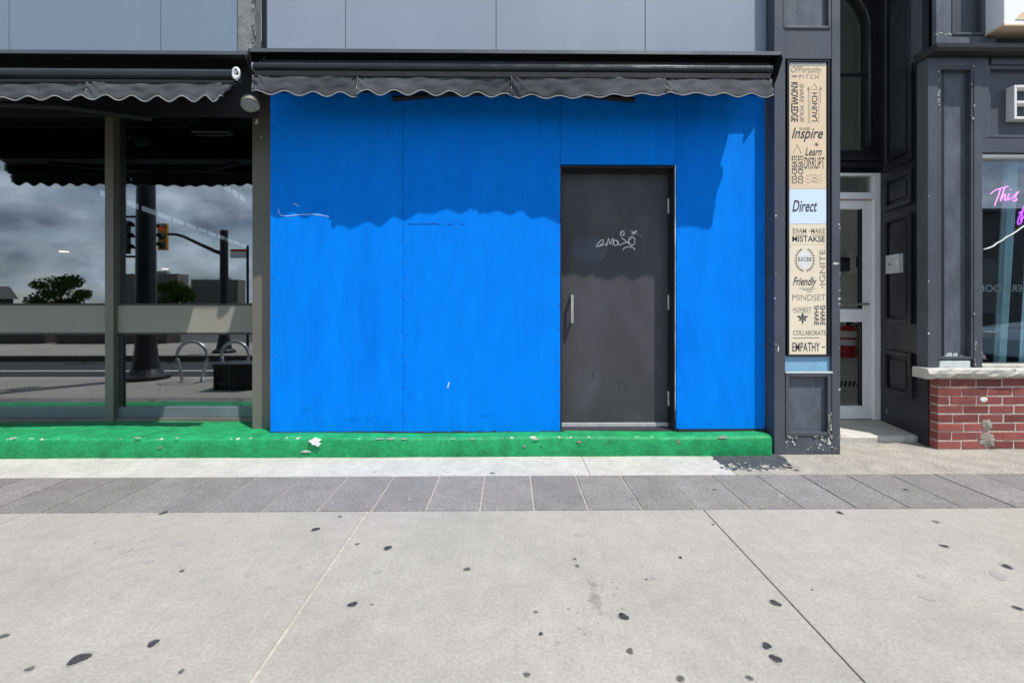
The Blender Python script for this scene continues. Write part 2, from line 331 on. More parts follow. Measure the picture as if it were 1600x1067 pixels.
# =================================================================== THE SETTING
PILY = -0.11                                             # pillar front plane
SY = -0.14                                               # green sill front
g = MB(); g.box(-2000, 2000, -1500, -19.0, -.3, -.02); struct(g.build('ground', MAT['grass']))
g = MB(); g.box(-60, 60, -18.996, -9.2, -.3, -.012); struct(g.build('parking_lot', MAT['asphalt_far']))
KY, FY = -2.78, -5.75
sw = structroot('sidewalk')
ys0, ys1 = G(800, 743).y, G(800, 797).y                  # paver band
MB().box(-14, 14, KY+.15, SY+.9, -.3, -.0045).build('bedding', MAT['joint'], sw)
# pale strip against the sill, in casts
edges = [-14, -9, -6.2, -3.52, 0.55, PX(1128, -.3)]
for a, b in zip(edges, edges[1:]):
    MB().box(a+.003, b-.003, ys0+.003, SY+.9, -.1, 0).build('concrete_cast', MAT['strip'], sw, bevel=.003)
MB().box(edges[-1]+.003, 14, ys0+.003, SY+.9, -.1, -.001).build('aggregate_apron', MAT['rough'], sw, bevel=.003)
# paver band
pw = (PX(1004, ys1)-PX(750, ys1))/3; px0 = PX(750, ys1)
me0 = None
for k in range(-40, 41):
    x = px0+k*pw
    if me0 is None:
        m = MB(); m.box(-pw/2+.0045, pw/2-.0045, ys1+.004, ys0-.004, -.06, 0)
        o = m.build('paver', MAT['paver'], sw, bevel=.0025); me0 = o.data
    else:
        o = bpy.data.objects.new('paver', me0); C.objects.link(o); o.parent = sw
    o.location = (x+pw/2, 0, .0005+random.uniform(-.0012, .0012))
# slabs
jl = G(575, 797).x; jr = G(1100, 797).x; sp = jr-jl
for k in range(-5, 7):
    a = jl+k*sp
    gap = .006 if k != 0 else .011
    m = MB(); m.box(a+gap/2 if k != 0 else a+.008, a+sp-(.003 if k != -1 else .006), KY+.16, ys1-.003, -.1, 0)
    m.build('slab', MAT['slab'], sw, bevel=.004)
MB().box(jr-.004, jr+.004, KY+.16, ys1, -.05, -.0035).build('joint_dirt', MAT['joint_dark'], sw)
struct(MB().box(-14, 14, KY, KY+.155, -.3, -.002).build('kerb', MAT['kerb'], bevel=.015))
struct(MB().box(-60, 60, FY, KY, -.3, -.12).build('road', MAT['asphalt']))
struct(MB().box(-60, 60, (KY+FY)/2-.05, (KY+FY)/2+.05, -.1195, -.116).build('road_line', MAT['labelw']))
struct(MB().box(-60, 60, FY-.15, FY, -.3, -.001).build('far_kerb', MAT['joint_dark'], bevel=.015))
fs = structroot('far_sidewalk')
for k in range(-15, 15):
    MB().box(k*2.0+.004, k*2.0+1.996, -9.2, FY-.152, -.25, 0).build('slab', MAT['slab'], fs, bevel=.004)
# gum spots and stains, parts of the pavement
def spot(u, v, r, mt, asp=1.0, z=.0006):
    c = G(u, v); n = 14; ph = random.random()*6; rot = random.random()*3
    pts = []
    for i in range(n):
        a = 2*math.pi*i/n; rr = r*(1+.16*math.sin(2*a+ph)+.12*math.sin(3*a+2*ph)+jit(.05))
        x, y = rr*math.cos(a)*asp, rr*math.sin(a)/asp
        pts.append((c.x+x*math.cos(rot)-y*math.sin(rot), c.y+x*math.sin(rot)+y*math.cos(rot)))
    m = MB(); m.prism(pts, 'z', z, z+.0007)
    return m
for u, v, r in [(256,801,.020),(493,827,.020),(531,807,.010),(284,892,.011),(551,944,.017),(239,1005,.017),(124,1029,.027),(283,1049,.009),(5,994,.014),
    (606,856,.019),(558,850,.010),(730,889,.014),(974,963,.019),(984,1017,.012),(581,944,.005),(837,956,.007),(1211,942,.019),(1198,1009,.016),(1212,1029,.018),
    (1312,801,.017),(1462,815,.014),(1475,853,.016),(1573,885,.019),(1114,819,.008),(1063,871,.009),(1269,921,.005),(1171,1059,.010),(1063,1060,.012),(769,739,.014),
    (1590,950,.014),(46,1045,.012),(700,738,.006),(586,737,.008),(1116,765,.012),(1415,765,.017),(902,884,.010),(898,873,.008),(845,990,.008),(823,1054,.010),(1010,905,.006)]:
    spot(u, v, r*1.22, None, 1, .0003).build('gum_halo', MAT['grime'], sw)
    spot(u, v, r, None).build('gum_spot', MAT['gum'] if r > .0155 else MAT[random.choice(['gum','gum_mid','gum_mid'])], sw)
for u, v, r in [(170,856,.02),(197,861,.022),(231,877,.02),(389,899,.015),(469,886,.012),(590,893,.02),(150,847,.012),(340,930,.014),(1450,935,.02),(1560,900,.03),(418,918,.012),(180,930,.018),
    (1020,902,.014),(215,805,.02),(280,850,.022),(900,836,.014),(1440,900,.015),(870,1005,.012),(640,780,.012),(1220,775,.016)]:
    spot(u, v, r, None, 1.2).build('faded_stain', MAT['gum_pale'], sw)
for i in range(34):                                        # foot-worn dark grime on the right-hand side of the middle slab
    u = random.gauss(935, 24); v = random.gauss(945, 38)
    spot(u, v, random.uniform(.0015, .007), None, 1.2).build('grime_speck', MAT['grime'], sw)
# flaking black paint at the foot of the pillar
blk = MB()
for i in range(1500):
    a, b = random.random(), random.random()
    u = 1112+a*135-b*0; v = 702+b*33
    lo = 1112+b*18; hi = 1205+b*42
    u = lo+(hi-lo)*a
    keep = 1.0-.9*max(0, b-.45)/.55
    if a > .85: keep *= .8
    if random.random() > keep*1.0: continue
    c = G(u, v); r = random.uniform(.012, .034) if b < .6 else random.uniform(.005, .017); n = 6; ph = random.random()*6
    z = .0015+i*1e-6
    blk.add([(c.x+r*(1+jit(.4))*math.cos(ph+k*6.283/n), c.y+r*.8*(1+jit(.4))*math.sin(ph+k*6.283/n), z) for k in range(n)], [tuple(range(n))])
o = blk.build('flaking_black_paint', MAT['flake'], sw, kind='stuff')

# =================================================================== GREEN SILL
xpl = PX(1206, SY)                                         # sill ends at the pillar
sill = MB(); nx = 260; x0s = -9.0
prof = [(SY+.006, 0), (SY, .02), (SY+.002, .125), (SY+.008, .142), (SY+.025, .150), (.0, .152), (.10, .150), (.25, .132), (W+.06, .116)]
for i in range(nx+1):
    x = x0s+(xpl-x0s)*i/nx
    for j, (y, z) in enumerate(prof):
        dy = .003*math.sin(x*2.1+1)+.002*math.sin(x*7.3)+(jit(.0025) if 0 < j < 5 else 0)
        dz = .004*math.sin(x*3.3+.5)+(jit(.002) if 1 < j < 5 else 0)
        sill.v.append((x, y+(dy if j < 5 else 0), max(-.02, z+(dz if j > 1 else -.02 if j == 0 else 0))))
k = len(prof)
for i in range(nx):
    for j in range(k-1): sill.f.append((i*k+j, (i+1)*k+j, (i+1)*k+j+1, i*k+j+1))
sill.f.append(tuple(nx*k+j for j in range(k)))
so_ = thing('concrete_sill', 'long low concrete sill in chipped green paint under the shopfront', 'sill', (-2, SY, 0))
sill.build('sill_body', MAT['green'], so_, smooth=True)
def chip(u, v, y, w_, h_, mt, name, par, th=.004):
    c = P(u, v, y); n = 11; pts = []
    for i in range(n):
        a = 2*math.pi*i/n; s_ = 1+jit(.35); pts.append((c.x+w_/2*s_*math.cos(a), c.z+h_/2*s_*math.sin(a)))
    m = MB(); m.prism(pts, 'y', y+.0015, y-th); return m.build(name, mt, par)
chip(494, 690, SY-.002, .085, .055, MAT['labelw'], 'paint_flake', so_, .02)
chip(478, 705, SY-.006, .075, .018, MAT['stone'], 'bare_chip', so_)
chip(1128, 683, SY-.003, .07, .02, MAT['stone'], 'bare_chip', so_)
for u, w_ in [(592,.06),(612,.08),(632,.05),(708,.03),(738,.03),(838,.05),(22,.05),(215,.05),(276,.03)]:
    chip(u, 685.5 if u > 500 else 684, SY-.002, w_, .010, MAT['strip'], 'bare_chip', so_, .0008)
for u, v in [(250,699),(560,706),(905,690),(1060,690),(820,697)]:
    chip(u, v, SY-.003, random.uniform(.015,.04), random.uniform(.01,.03), MAT['mortarpatch'], 'bare_chip', so_, .0006)

# =================================================================== BLUE HOARDING
ho = thing('plywood_hoarding', 'bright blue painted plywood hoarding boarding up the shopfront', 'hoarding', (P(810, 677).x, 0, .152))
uL, u1, u2, u3, uR = 422, 630, 875.5, 1057, 1196
zt = PZ(800, 118); zb = .158
def sheet(ua, ub, z0, z1, nm='plywood_sheet', seed=0):
    a, b = PX(ua)+.0012, PX(ub)-.0012
    return MB().box(a, b, jit(.0012), .018, z0+.0012, z1-.0012).build(nm, MAT['blue'], ho, bevel=.0015)
zj1, zj2 = PZ(530, 366), PZ(750, 350)
sheet(uL, u1, zb, zt); sheet(u1, u2, zb-.004, zt)
zd = PZ(966, 257.5)
sheet(u2, u3, zd, zt); sheet(u3, uR, .172, zt)
MB().box(PX(uL)+.01, PX(u2)-.01, .019, .05, .15, zt).build('backing_frame', MAT['wood_edge'], ho)
MB().box(PX(u3)+.01, PX(uR)-.005, .019, .05, .15, zt).build('backing_frame', MAT['wood_edge'], ho)
MB().box(PX(u2)-.0, PX(u3)+.0, .019, .05, zd+.004, zt).build('backing_frame', MAT['wood_edge'], ho)
scr = None
for u, vs in ((628, range(200, 680, 44)), (633, range(214, 680, 44)), (872, range(210, 680, 44)), (427, range(200, 680, 60)), (1062, range(300, 670, 60)), (1190, range(300, 660, 60))):
    for v in vs:
        p = P(u+jit(1), v+jit(9), -.002)
        if scr is None:
            m = MB(); m.lathe(ORIG[ho.name], [(.0045,0),(.0045,.0012),(.002,.002)], 8); o = m.build('screw_head', MAT['bluedirt'], ho); scr = o.data
        else:
            o = bpy.data.objects.new('screw_head', scr); C.objects.link(o); o.parent = ho
        o.rotation_euler = (R(90), 0, 0); o.location = p-ORIG[ho.name]
def stroke(pts, r, y, name, mt, par, flat=True):
    q = [P(u, v, y) for u, v in pts]; m = MB(); m.tube(q, r, 6); return m.build(name, mt, par)
stroke([(637,350.5),(645,349.5),(652,350.5),(660,349.5),(668,350)], .0022, -.001, 'split_seam', MAT['bluedirt'], ho)
stroke([(668,350),(680,349),(688,350.5)], .0028, -.001, 'split_seam', MAT['bluedirt'], ho)
stroke([(697,350),(708,350.5)], .002, -.001, 'split_seam', MAT['bluedirt'], ho)
stroke([(718,350),(727,350.5)], .0016, -.001, 'split_seam', MAT['bluedirt'], ho)
m = MB(); m.prism([(P(698.5,606).x,P(698.5,606).z),(P(701,597).x,P(701,597).z),(P(702.5,597).x,P(702.5,597).z),(P(700.5,606).x,P(700.5,606).z)], 'y', -.002, -.003); m.build('paint_scrape', MAT['scratch'], ho)
stroke([(435,327),(436,333),(440,337),(450,338),(470,335.5),(490,335),(505,337),(514,339)], .0030, .0012, 'paint_scrape', MAT['scratch'], ho)
stroke([(459,318),(464,321),(468,323)], .0025, .0012, 'paint_scrape', MAT['scratch'], ho)
for u, v, s_ in [(632,399,.004),(635,398,.003),(425,375,.004),(521,372,.003),(708,377,.003),(793,327,.004)]:
    chip(u, v, -.001, s_*2, s_, MAT['bluedirt'], 'paint_nick', ho, .001)
# dark rough gap under the boards
m = MB()
for i in range(60):
    u = 424+450*i/59; zz = .150+random.uniform(.004, .014)
    m.box(PX(u), PX(u+8), -.003+jit(.001), .004, .148, zz)
m.build('bottom_edge', MAT['wood_edge'], ho)
MB().box(PX(u3)+.02, PX(uR)-.01, .002, .017, .15, .171).build('bottom_batten', MAT['wood_edge'], ho)

# =================================================================== STEEL DOOR
DR = .15
dth = thing('steel_door', 'charcoal steel door with white graffiti tag set in blue hoarding', 'door', (P(960, 668).x, DR, .152))
xa, xb = PX(u2)+.002, PX(u3)-.002
xl, xr = PX(876.5, DR)-.004, PX(1044, DR)
ztop = PZ(960, 270, DR)
MB().box(xr+.002, xb-.001, .022, DR+.05, .153, zd).build('jamb', MAT['black'], dth, bevel=.003)
MB().box(xa+.001, xl-.003, .022, DR+.05, .153, zd).build('jamb', MAT['black'], dth, bevel=.003) if xl-.003 > xa+.004 else None
MB().box(xa, xb, .022, DR+.05, ztop+.006, zd-.001).build('head', MAT['black'], dth, bevel=.003)
MB().box(xl-.01, xr+.01, DR-.03, DR-.006, ztop-.012, ztop+.004).build('door_stop', MAT['black'], dth, bevel=.002)
leaf = MB().box(max(xl, xa+.004), xr-.002, DR, DR+.045, .192, ztop).build('leaf', MAT['door'], dth, bevel=.003)
MB().box(max(xl, xa+.004), xr-.002, DR-.012, DR+.04, .156, .188).build('threshold_sweep', MAT['alu'], dth, bevel=.003)
MB().box(xa, xb, .03, DR+.05, .140, .155).build('threshold', MAT['wood_edge'], dth)
for va, vb in ((311,334),(461,484),(611,633)):
    z0, z1 = PZ(1042, va, DR), PZ(1042, vb, DR)
    MB().tube([(xr+.001, DR-.008, z0), (xr+.001, DR-.008, z1)], .0085, 10).build('hinge', MAT['alu'], leaf)
ux = PX(894, DR-.06); z0, z1 = PZ(894, 461, DR-.06), PZ(894, 505, DR-.06)
m = MB(); m.box(ux-.010, ux+.012, DR-.065, DR-.055, z1, z0)
m.box(ux-.012, ux+.010, DR-.06, DR, z0-.020, z0-.002); m.box(ux-.012, ux+.010, DR-.06, DR, z1+.002, z1+.020)
m.build('pull_handle', MAT['steel'], leaf, bevel=.003)
# cover-up paint patch, ragged
def ragged(u0, v0, u1, v1, y, name, mt, par, n=34, amp=.10, th=.0008):
    cu, cv, a, b = (u0+u1)/2, (v0+v1)/2, (u1-u0)/2, (v1-v0)/2; pts = []
    for i in range(n):
        t = 2*math.pi*i/n; c_, s_ = math.cos(t), math.sin(t); f = (abs(c_)**5+abs(s_)**5)**(-.2)*(1+jit(amp))
        p = P(cu+a*c_*f, cv+b*s_*f, y); pts.append((p.x, p.z))
    m = MB(); m.prism(pts, 'y', y, y-th); return m.build(name, mt, par)
ragged(892, 371, 949, 408, DR-.0005, 'cover_up_patch', MAT['doorpatch'], leaf)
def gp(*pts): return [(860+x/4.85, 230+y/4.85) for x, y in pts]
tagpts = [
 [(348,758),(352,742),(368,722),(388,704),(402,706),(398,722),(380,742),(356,756),(392,742),(424,736)],
 [(424,752),(432,722),(440,692),(448,720),(452,736),(464,710),(474,690),(476,716),(474,742)],
 [(508,722),(498,706),(484,708),(478,726),(486,744),(504,742),(512,722),(510,706),(516,734),(528,742),(552,730),(590,718)],
 [(538,686),(556,700),(576,716),(600,734),(622,748)],
 [(612,700),(598,690),(594,708),(600,736),(616,744),(634,736),(640,712),(634,690),(616,680),(600,684)],
 [(550,780),(562,764),(586,756),(612,758),(632,768),(642,780)],
 [(532,648),(540,636),(554,640),(560,654),(552,668),(538,670),(528,658),(536,648),(542,656)],
 [(612,634),(630,646),(650,654)], [(646,632),(636,650),(626,666)], [(614,656),(634,648),(656,636)],
 [(660,662),(664,664)], [(684,674),(687,676)]]
tg = MB()
for s_ in tagpts:
    q = [P(u, v, DR-.0008) for u, v in gp(*s_)]
    # smooth
    sm = []
    for i in range(len(q)-1):
        a_, b_, c_, d_ = q[max(0,i-1)], q[i], q[i+1], q[min(len(q)-1,i+2)]
        for t in (0, .33, .66):
            sm.append(.5*((2*b_)+(c_-a_)*t+(2*a_-5*b_+4*c_-d_)*t*t+(3*b_-a_-3*c_+d_)*t**3))
    sm.append(q[-1]); tg.tube(sm, .0040, 6)
tg.build('graffiti_tag', MAT['tagw'], leaf, label='mirrored looping white marker scrawl')
for u, v, a_, b_ in [(927,585,.010,.05),(967,600,.006,.09),(978,604,.005,.05),(990,530,.008,.02)]:
    chip(u, v, DR-.0005, a_, b_, MAT['black'], 'scuff', leaf, .0008)

# =================================================================== FASCIA CLADDING
FT = 5.6
def cladding(name, label, us, mt, y, vbot):
    xs = [PX(u, y) if u is not None else None for u in us]
    t = thing(name, label, 'cladding', ((xs[0]+xs[-1])/2, y, 3.0))
    for a, b in zip(xs, xs[1:]):
        MB().box(a+.003, b-.003, y, y+.03, 2.95, FT).build('panel', mt, t, bevel=.002)
        MB().box(a-.006, a+.006, y+.004, y+.034, 2.95, FT).build('seam_strip', MAT['hood'], t)
    MB().box(xs[0], xs[-1], y+.035, y+.3, 2.95, FT).build('backing', MAT['dark'], t)
    return t
cladding('fascia_cladding', 'pale blue-grey metal cladding above the main awning', [417, 540, 775, 1008, 1198], MAT['clad'], 0, 85)
cladding('fascia_cladding', 'steel-blue metal cladding above the left awning', [-700, -460, -220, 14, 251, 372], MAT['cladl'], .02, 80)
pl = thing('cladding_pilaster', 'weathered grey pilaster with peeling paint between the two claddings', 'pilaster', (PX(384), 0, 2.95))
MB().box(PX(372), PX(398), -.004, .1, 2.95, FT).build('shaft', MAT['pil'], pl, bevel=.003)
MB().box(PX(398)+.001, PX(417)-.001, .10, .2, 2.95, FT).build('shadow_gap', MAT['navy'], pl)
for i in range(22):
    v = random.uniform(-60, 80); u = 397+jit(2.2)
    chip(u, v, -.006, random.uniform(.01,.03), random.uniform(.02,.05), MAT['pil'], 'peeling_flake', pl, .006)
cd = thing('conduit', 'thin pale conduit running up beside the black pillar', 'conduit', (PX(1202), -.02, 3.0))
MB().tube([(PX(1201.5), -.03, 3.06), (PX(1200), -.03, 4.0), (PX(1200), -.03, FT)], .006, 8).build('pipe', MAT['hem'], cd)
MB().tube([(PX(1201.5), -.03, 3.055), (PX(1203), -.03, 3.03)], [.012, .016], 8).build('end_boot', MAT['hem'], cd)

# =================================================================== AWNINGS
def awning(label, ua, ub, uha, uhb, p, vlip, vbar0, vbar1, vval0, vval1, splits, hood_y, n_scallop, slantL=0, slantR=0, seed=1, tilt=0.0, lean=None, fab_r=None):
    rnd = random.Random(seed)
    um = (ua+ub)/2
    xa_, xb_ = PX(ua, -p), PX(ub, -p); zl = PZ(um, vlip, -hood_y)
    t = thing('awning', label, 'awning', ((xa_+xb_)/2, -p/2, PZ(um, vval1, -p)), )
    hx0, hx1 = PX(uha, -hood_y), PX(uhb, -hood_y)
    zb0, zb1 = PZ(um, vbar0, -p), PZ(um, vbar1, -p)
    zv0, zv1 = PZ(um, vval0, -p), PZ(um, vval1, -p)
    # hood: sheet with turned-down lip
    m = MB(); m.prism([(0.0, zl+.06), (-hood_y+.003, zl+.018), (-hood_y, zl-.010), (-hood_y+.004, zl-.012), (-hood_y+.010, zl+.010), (0.0, zl+.050)], 'x', hx0, hx1)
    m.build('hood', MAT['hood'], t)
    MB().box(hx0+.03, hx1-.03, -.012, .0-.001, zb1-.02, zl+.048).build('wall_plate', MAT['hoodin'], t)
    # roller tube with rolled fabric
    rr = .05; zc = (zb0+zl)/2+.0
    m = MB(); m.tube([(hx0+.05, -.09, zc), ((fab_r+.05) if fab_r else hx1-.05, -.09, zc)], rr, 18); m.build('fabric_roll', MAT['awn'], t, smooth=True)
    # fabric between roll and bar
    if True:
        m = MB(); n = 30
        for i in range(n+1):
            x = xa_+.02+((fab_r or xb_-.02)-xa_-.02)*i/n
            for s_ in (0, .33, .66, 1):
                m.v.append((x, -.10-(p-.13)*s_, zc+rr-.01+(zb0-.01-zc-rr)*s_-.01*math.sin(math.pi*s_)))
        for i in range(n):
            for j in range(3): m.f.append((i*4+j, (i+1)*4+j, (i+1)*4+j+1, i*4+j+1))
        solidify(m.build('canopy_fabric', MAT['awn'], t, smooth=True), .002)
    # side plates
    for x, s_ in ((hx0, 1), (hx1, -1)):
        m = MB(); m.prism([(0, zl+.05), (-hood_y, zl+.01), (-hood_y-.02, zl-.04), (-.14, zl-.15), (-.02, zl-.26), (0, zl-.26)], 'x', x+s_*.006, x+s_*.014)
        m.build('end_bracket', MAT['hoodin'], t)
    # front bar, rounded profile
    h_ = zb0-zb1; c = zb1+h_/2; prof = []
    for k in range(9):
        a = math.pi*(.5+k/8); prof.append((-p+.035+.035*math.cos(a), c+h_/2*math.sin(a)))
    prof += [(-p+.07, zb1), (-p+.07, zb0)]
    m = MB(); m.prism(prof, 'x', xa_, xb_); fb = m.build('front_bar', MAT['bar'], t, smooth=False)
    MB().box(xa_+.01, xb_-.01, -p+.006, -p+.05, zv0-.004, zb1-.001).build('fabric_rail', MAT['hoodin'], t)
    for x in (xa_, xb_):
        m = MB(); m.prism([(q[0]-(.002), q[1]) for q in prof], 'x', x-.006, x+.001 if x == xa_ else x+.006); m.build('end_cap', MAT['hem'] if x == xa_ else MAT['bar'], t)
    # folded arms behind the valance
    for x, d in ((xa_+.25*(xb_-xa_), 1), (xb_-.25*(xb_-xa_), -1)):
        m = MB(); zz = zv1+.10
        m.tube([(x, -.04, zz), (x+d*.45, -p*.45, zz-.004), (x+d*.9, -p*.5, zz)], .022, 8)
        m.tube([(x+d*.9, -p*.55, zz+.02), (x+d*.3, -p+.09, zz+.03)], .02, 8); m.build('folding_arm', MAT['hoodin'], t)
    # valance
    xs = [PX(u, -p) for u in splits]; per = (xb_-xa_)/n_scallop
    for k, (a, b) in enumerate(zip(xs, xs[1:])):
        n = max(12, int((b-a)/.012)); rows = 9; m = MB(); ph = [rnd.random()*6 for _ in range(8)]; edge = []
        off = .004*(k % 2)
        for i in range(n+1):
            s_ = i/n; x = a+(b-a)*s_
            sc_ = .5-.5*math.cos(2*math.pi*(x-xa_)/per+seed*.7)
            drop = (zv0-zv1)-.030*sc_*(1+.35*math.sin(x*1.7+seed))+.006*math.sin(x*4.1+seed*2)
            for j in range(rows):
                tt = j/(rows-1)
                wr = .007*math.sin(x*6+ph[0]+tt*2)*tt+.0022*math.sin(x*23+ph[1]-tt*5)+.0014*math.sin(x*41+ph[2]+tt*9)+.0016*math.sin(tt*13+x*9+ph[3])+.0012*math.sin(tt*22-x*31+ph[4])
                # gathered corner creases
                for e, xe in ((s_, a), (1-s_, b)):
                    dd = e*(b-a)
                    if dd < .16: wr += .012*math.exp(-dd/.06)*math.sin((dd-tt*.10)*110)*.6
                xx = x
                if slantR and k == len(xs)-2: xx = x-slantR*tt*max(0, (s_-.80)/.20)**1.0
                if slantL and k == 0: xx = x+slantL*tt*max(0, (.15-s_)/.15)
                z = zv0-drop*tt+tilt*(x-xa_)*tt
                ly = 0
                if lean: ly = (lean[k][0]+(lean[k][1]-lean[k][0])*s_)*tt
                m.v.append((xx, -p+.012+off+wr-.018*tt+ly, z))
            edge.append(m.v[-1])
        for i in range(n):
            for j in range(rows-1): m.f.append((i*rows+j, (i+1)*rows+j, (i+1)*rows+j+1, i*rows+j+1))
        vo = m.build('valance_panel', MAT['awn'], t, smooth=True); solidify(vo, .0022)
        MB().tube([(e[0], e[1]-.001, e[2]) for e in edge], .0036, 6).build('hem_tape', MAT['hem'], vo, smooth=True)
        MB().tube([(m.v[i][0], m.v[i][1]-.002, m.v[i][2]) for i in range(rows)], .0016, 5).build('side_seam', MAT['hem'], vo)
    return t, zv0, zv1
aw1, _, zv_r = awning('charcoal fabric awning with scalloped valance above the blue hoarding', 394, 1207, 387, 1223, .32, 81.5, 97.5, 112, 119, 151.5, [394, 558, 799, 1040, 1207], .20, 19, seed=3, lean=[(.008, .014), (-.022, .026), (.030, -.012), (-.018, -.026)])
aw2, _, zv_l = awning('charcoal scalloped awning extended further over the left shop window', -560, 367, -610, 389, .60, 80.5, 103, 122, 126, 157, [-560, -400, -230, -60, 135, 367], .20, 23, slantR=.075, seed=5, fab_r=-2.24)
# crank eye hung on the end of the left bar
m = MB(); c = P(369, 115, -.63); ring = [c+Vector((.020*math.sin(a), 0, .034*math.cos(a))) for a in [i*math.pi/8 for i in range(16)]]
m.tube(ring, .009, 8, closed=True); m.tube([c+Vector((.0,0,.012)), c+Vector((-.008,.0,-.012)), c+Vector((.004,0,-.045))], .008, 8)
tag(m.build('winding_eye', MAT['signwhite'], smooth=True), 'white winding eye hooked on the end of left awning bar', 'winding eye')
# overhead soffit things
def floodlight(u, v, y, label):
    c = P(u, v, y); t = thing('soffit_lamp', label, 'lamp', c, 'round lamps under the left awning')
    m = MB(); d = Vector((.25, -.45, -.86)).normalized(); m.tube([c-d*.05, c-d*.02, c+d*.03], [.03, .062, .068], 20); m.build('housing', MAT['lampgrey'], t, smooth=False)
    m = MB(); m.tube([c+d*.031, c+d*.034], [.060, .058], 20); m.build('lens', MAT['hem'], t)
    m = MB(); m.tube([c-d*.04, c+Vector((-.12, .1, .02)), c+Vector((-.2, .2, .03))], .012, 8); m.build('arm', MAT['lampgrey'], t)
floodlight(391, 161, -.05, 'round grey lamp tucked beside the hoarding under left awning')
floodlight(80, 160, .08, 'round grey lamp near left edge under left awning')
lx0, lx1 = PX(222, .2), PX(288, .2); lz = PZ(255, 166, .2)
t = thing('tube_light_fitting', 'grey unlit tube light fitting under the left awning', 'light fitting', ((lx0+lx1)/2, .2, lz))
MB().box(lx0, lx1, .2, .32, lz, lz+.05).build('casing', MAT['lampgrey'], t, bevel=.006)
MB().tube([(lx0+.02, .26, lz-.012), (lx1-.02, .26, lz-.012)], .013, 10).build('tube', MAT['hem'], t)

# =================================================================== LEFT SHOPFRONT
sf = thing('glazed_shopfront', 'bronze-grey aluminium shopfront with tall mirrored windows and taupe spandrels', 'shopfront', (-3.6, W, .147))
zg0, zg1 = .24, 3.0
zs0, zs1 = PZ(290, 522, W-.02), PZ(290, 475, W-.02)
mx_r = PX(177, .48); mx_l = PX(163, .48); xpost = PX(394, .18)
bays = [(mx_r, xpost+.02)]; bw = 1.5; xm = mx_l
for k in range(3):
    bays.append((xm-bw+.08, xm)); xm = xm-bw
for i, (a, b) in enumerate(bays):
    MB().box(a+.0, b, W, W+.010, zs1, zg1).build('upper_pane', MAT['glassL'], sf)
    MB().box(a+.0, b, W, W+.010, zg0, zs0).build('lower_pane', MAT['glassL'], sf)
    MB().box(a, b, W-.025, W+.05, zs0+.012, zs1-.012).build('spandrel', MAT['spandrel'], sf, bevel=.003)
    MB().box(a, b, W-.03, W+.05, zs1-.012, zs1+.004).build('transom', MAT['framed'], sf)
    MB().box(a, b, W-.03, W+.05, zs0-.004, zs0+.012).build('transom', MAT['framed'], sf)
    MB().box(a, b, W-.05, W+.06, .112, .150).build('bottom_rail', MAT['frame'], sf, bevel=.003)
    MB().box(a, b, W-.02, W+.05, .151, .245).build('cover_band', MAT['coverband'], sf, bevel=.003)  # added band hiding the green sill's reflection in the lower glass
    MB().box(a, a+.035, W-.012, W+.06, .246, zs0-.004).build('glazing_bead', MAT['framed'], sf)
    MB().box(a-.08 if i else a-.075, a, .48, W+.08, .112, zg1+.05).build('mullion', MAT['frame'], sf, bevel=.003)
MB().box(xpost, PX(424, .18), .18, .31, .125, zg1+.1).build('end_post', MAT['frame'], sf, bevel=.004)
MB().box(xpost+.02, PX(424, .18), .312, W+.08, .149, zg1+.1).build('return_panel', MAT['framed'], sf)
chip(408, 215, .178, .022, .008, MAT['labelw'], 'sticker', sf, .001)
chip(203, 508, W-.026, .006, .02, MAT['labelw'], 'scratch', sf, .001)
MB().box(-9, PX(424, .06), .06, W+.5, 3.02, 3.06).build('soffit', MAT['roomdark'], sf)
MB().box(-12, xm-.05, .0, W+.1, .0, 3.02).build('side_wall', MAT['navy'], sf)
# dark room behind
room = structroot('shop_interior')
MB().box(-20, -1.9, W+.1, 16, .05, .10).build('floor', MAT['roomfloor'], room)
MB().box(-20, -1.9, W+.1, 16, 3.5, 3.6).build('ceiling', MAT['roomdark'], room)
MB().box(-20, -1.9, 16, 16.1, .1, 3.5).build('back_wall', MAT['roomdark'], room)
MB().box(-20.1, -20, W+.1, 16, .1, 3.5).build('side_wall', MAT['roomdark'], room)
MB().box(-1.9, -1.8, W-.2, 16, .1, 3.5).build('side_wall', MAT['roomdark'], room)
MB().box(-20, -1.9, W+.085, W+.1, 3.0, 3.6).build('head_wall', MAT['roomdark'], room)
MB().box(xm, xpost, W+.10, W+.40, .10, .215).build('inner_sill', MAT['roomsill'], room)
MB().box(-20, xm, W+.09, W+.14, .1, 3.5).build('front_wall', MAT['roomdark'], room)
def lampthing(u, v, dep, label, k):
    p = P(u, v, dep); t = thing('pendant_lamp', label, 'lamp', p, 'warm pendant lamps inside the shop')
    MB().lathe(p, [(.01,.10),(.06,.08),(.11,.0)], 16).build('shade', MAT['roomdark'], t)
    MB().lathe(p, [(.09,-.012),(.085,.0)], 16).build('bulb', MAT['lampon'], t)
    MB().tube([p+EZ*.1, Vector((p.x, p.y, 3.5))], .006, 6).build('cord', MAT['black'], t)
lampthing(100, 393, 7.5, 'lit warm pendant lamp seen through the leftmost window', 0)
lampthing(190, 408, 10, 'lit warm pendant lamp just right of the window mullion', 1)
lampthing(258, 420, 12.5, 'lit warm pendant lamp furthest back in the shop', 2)
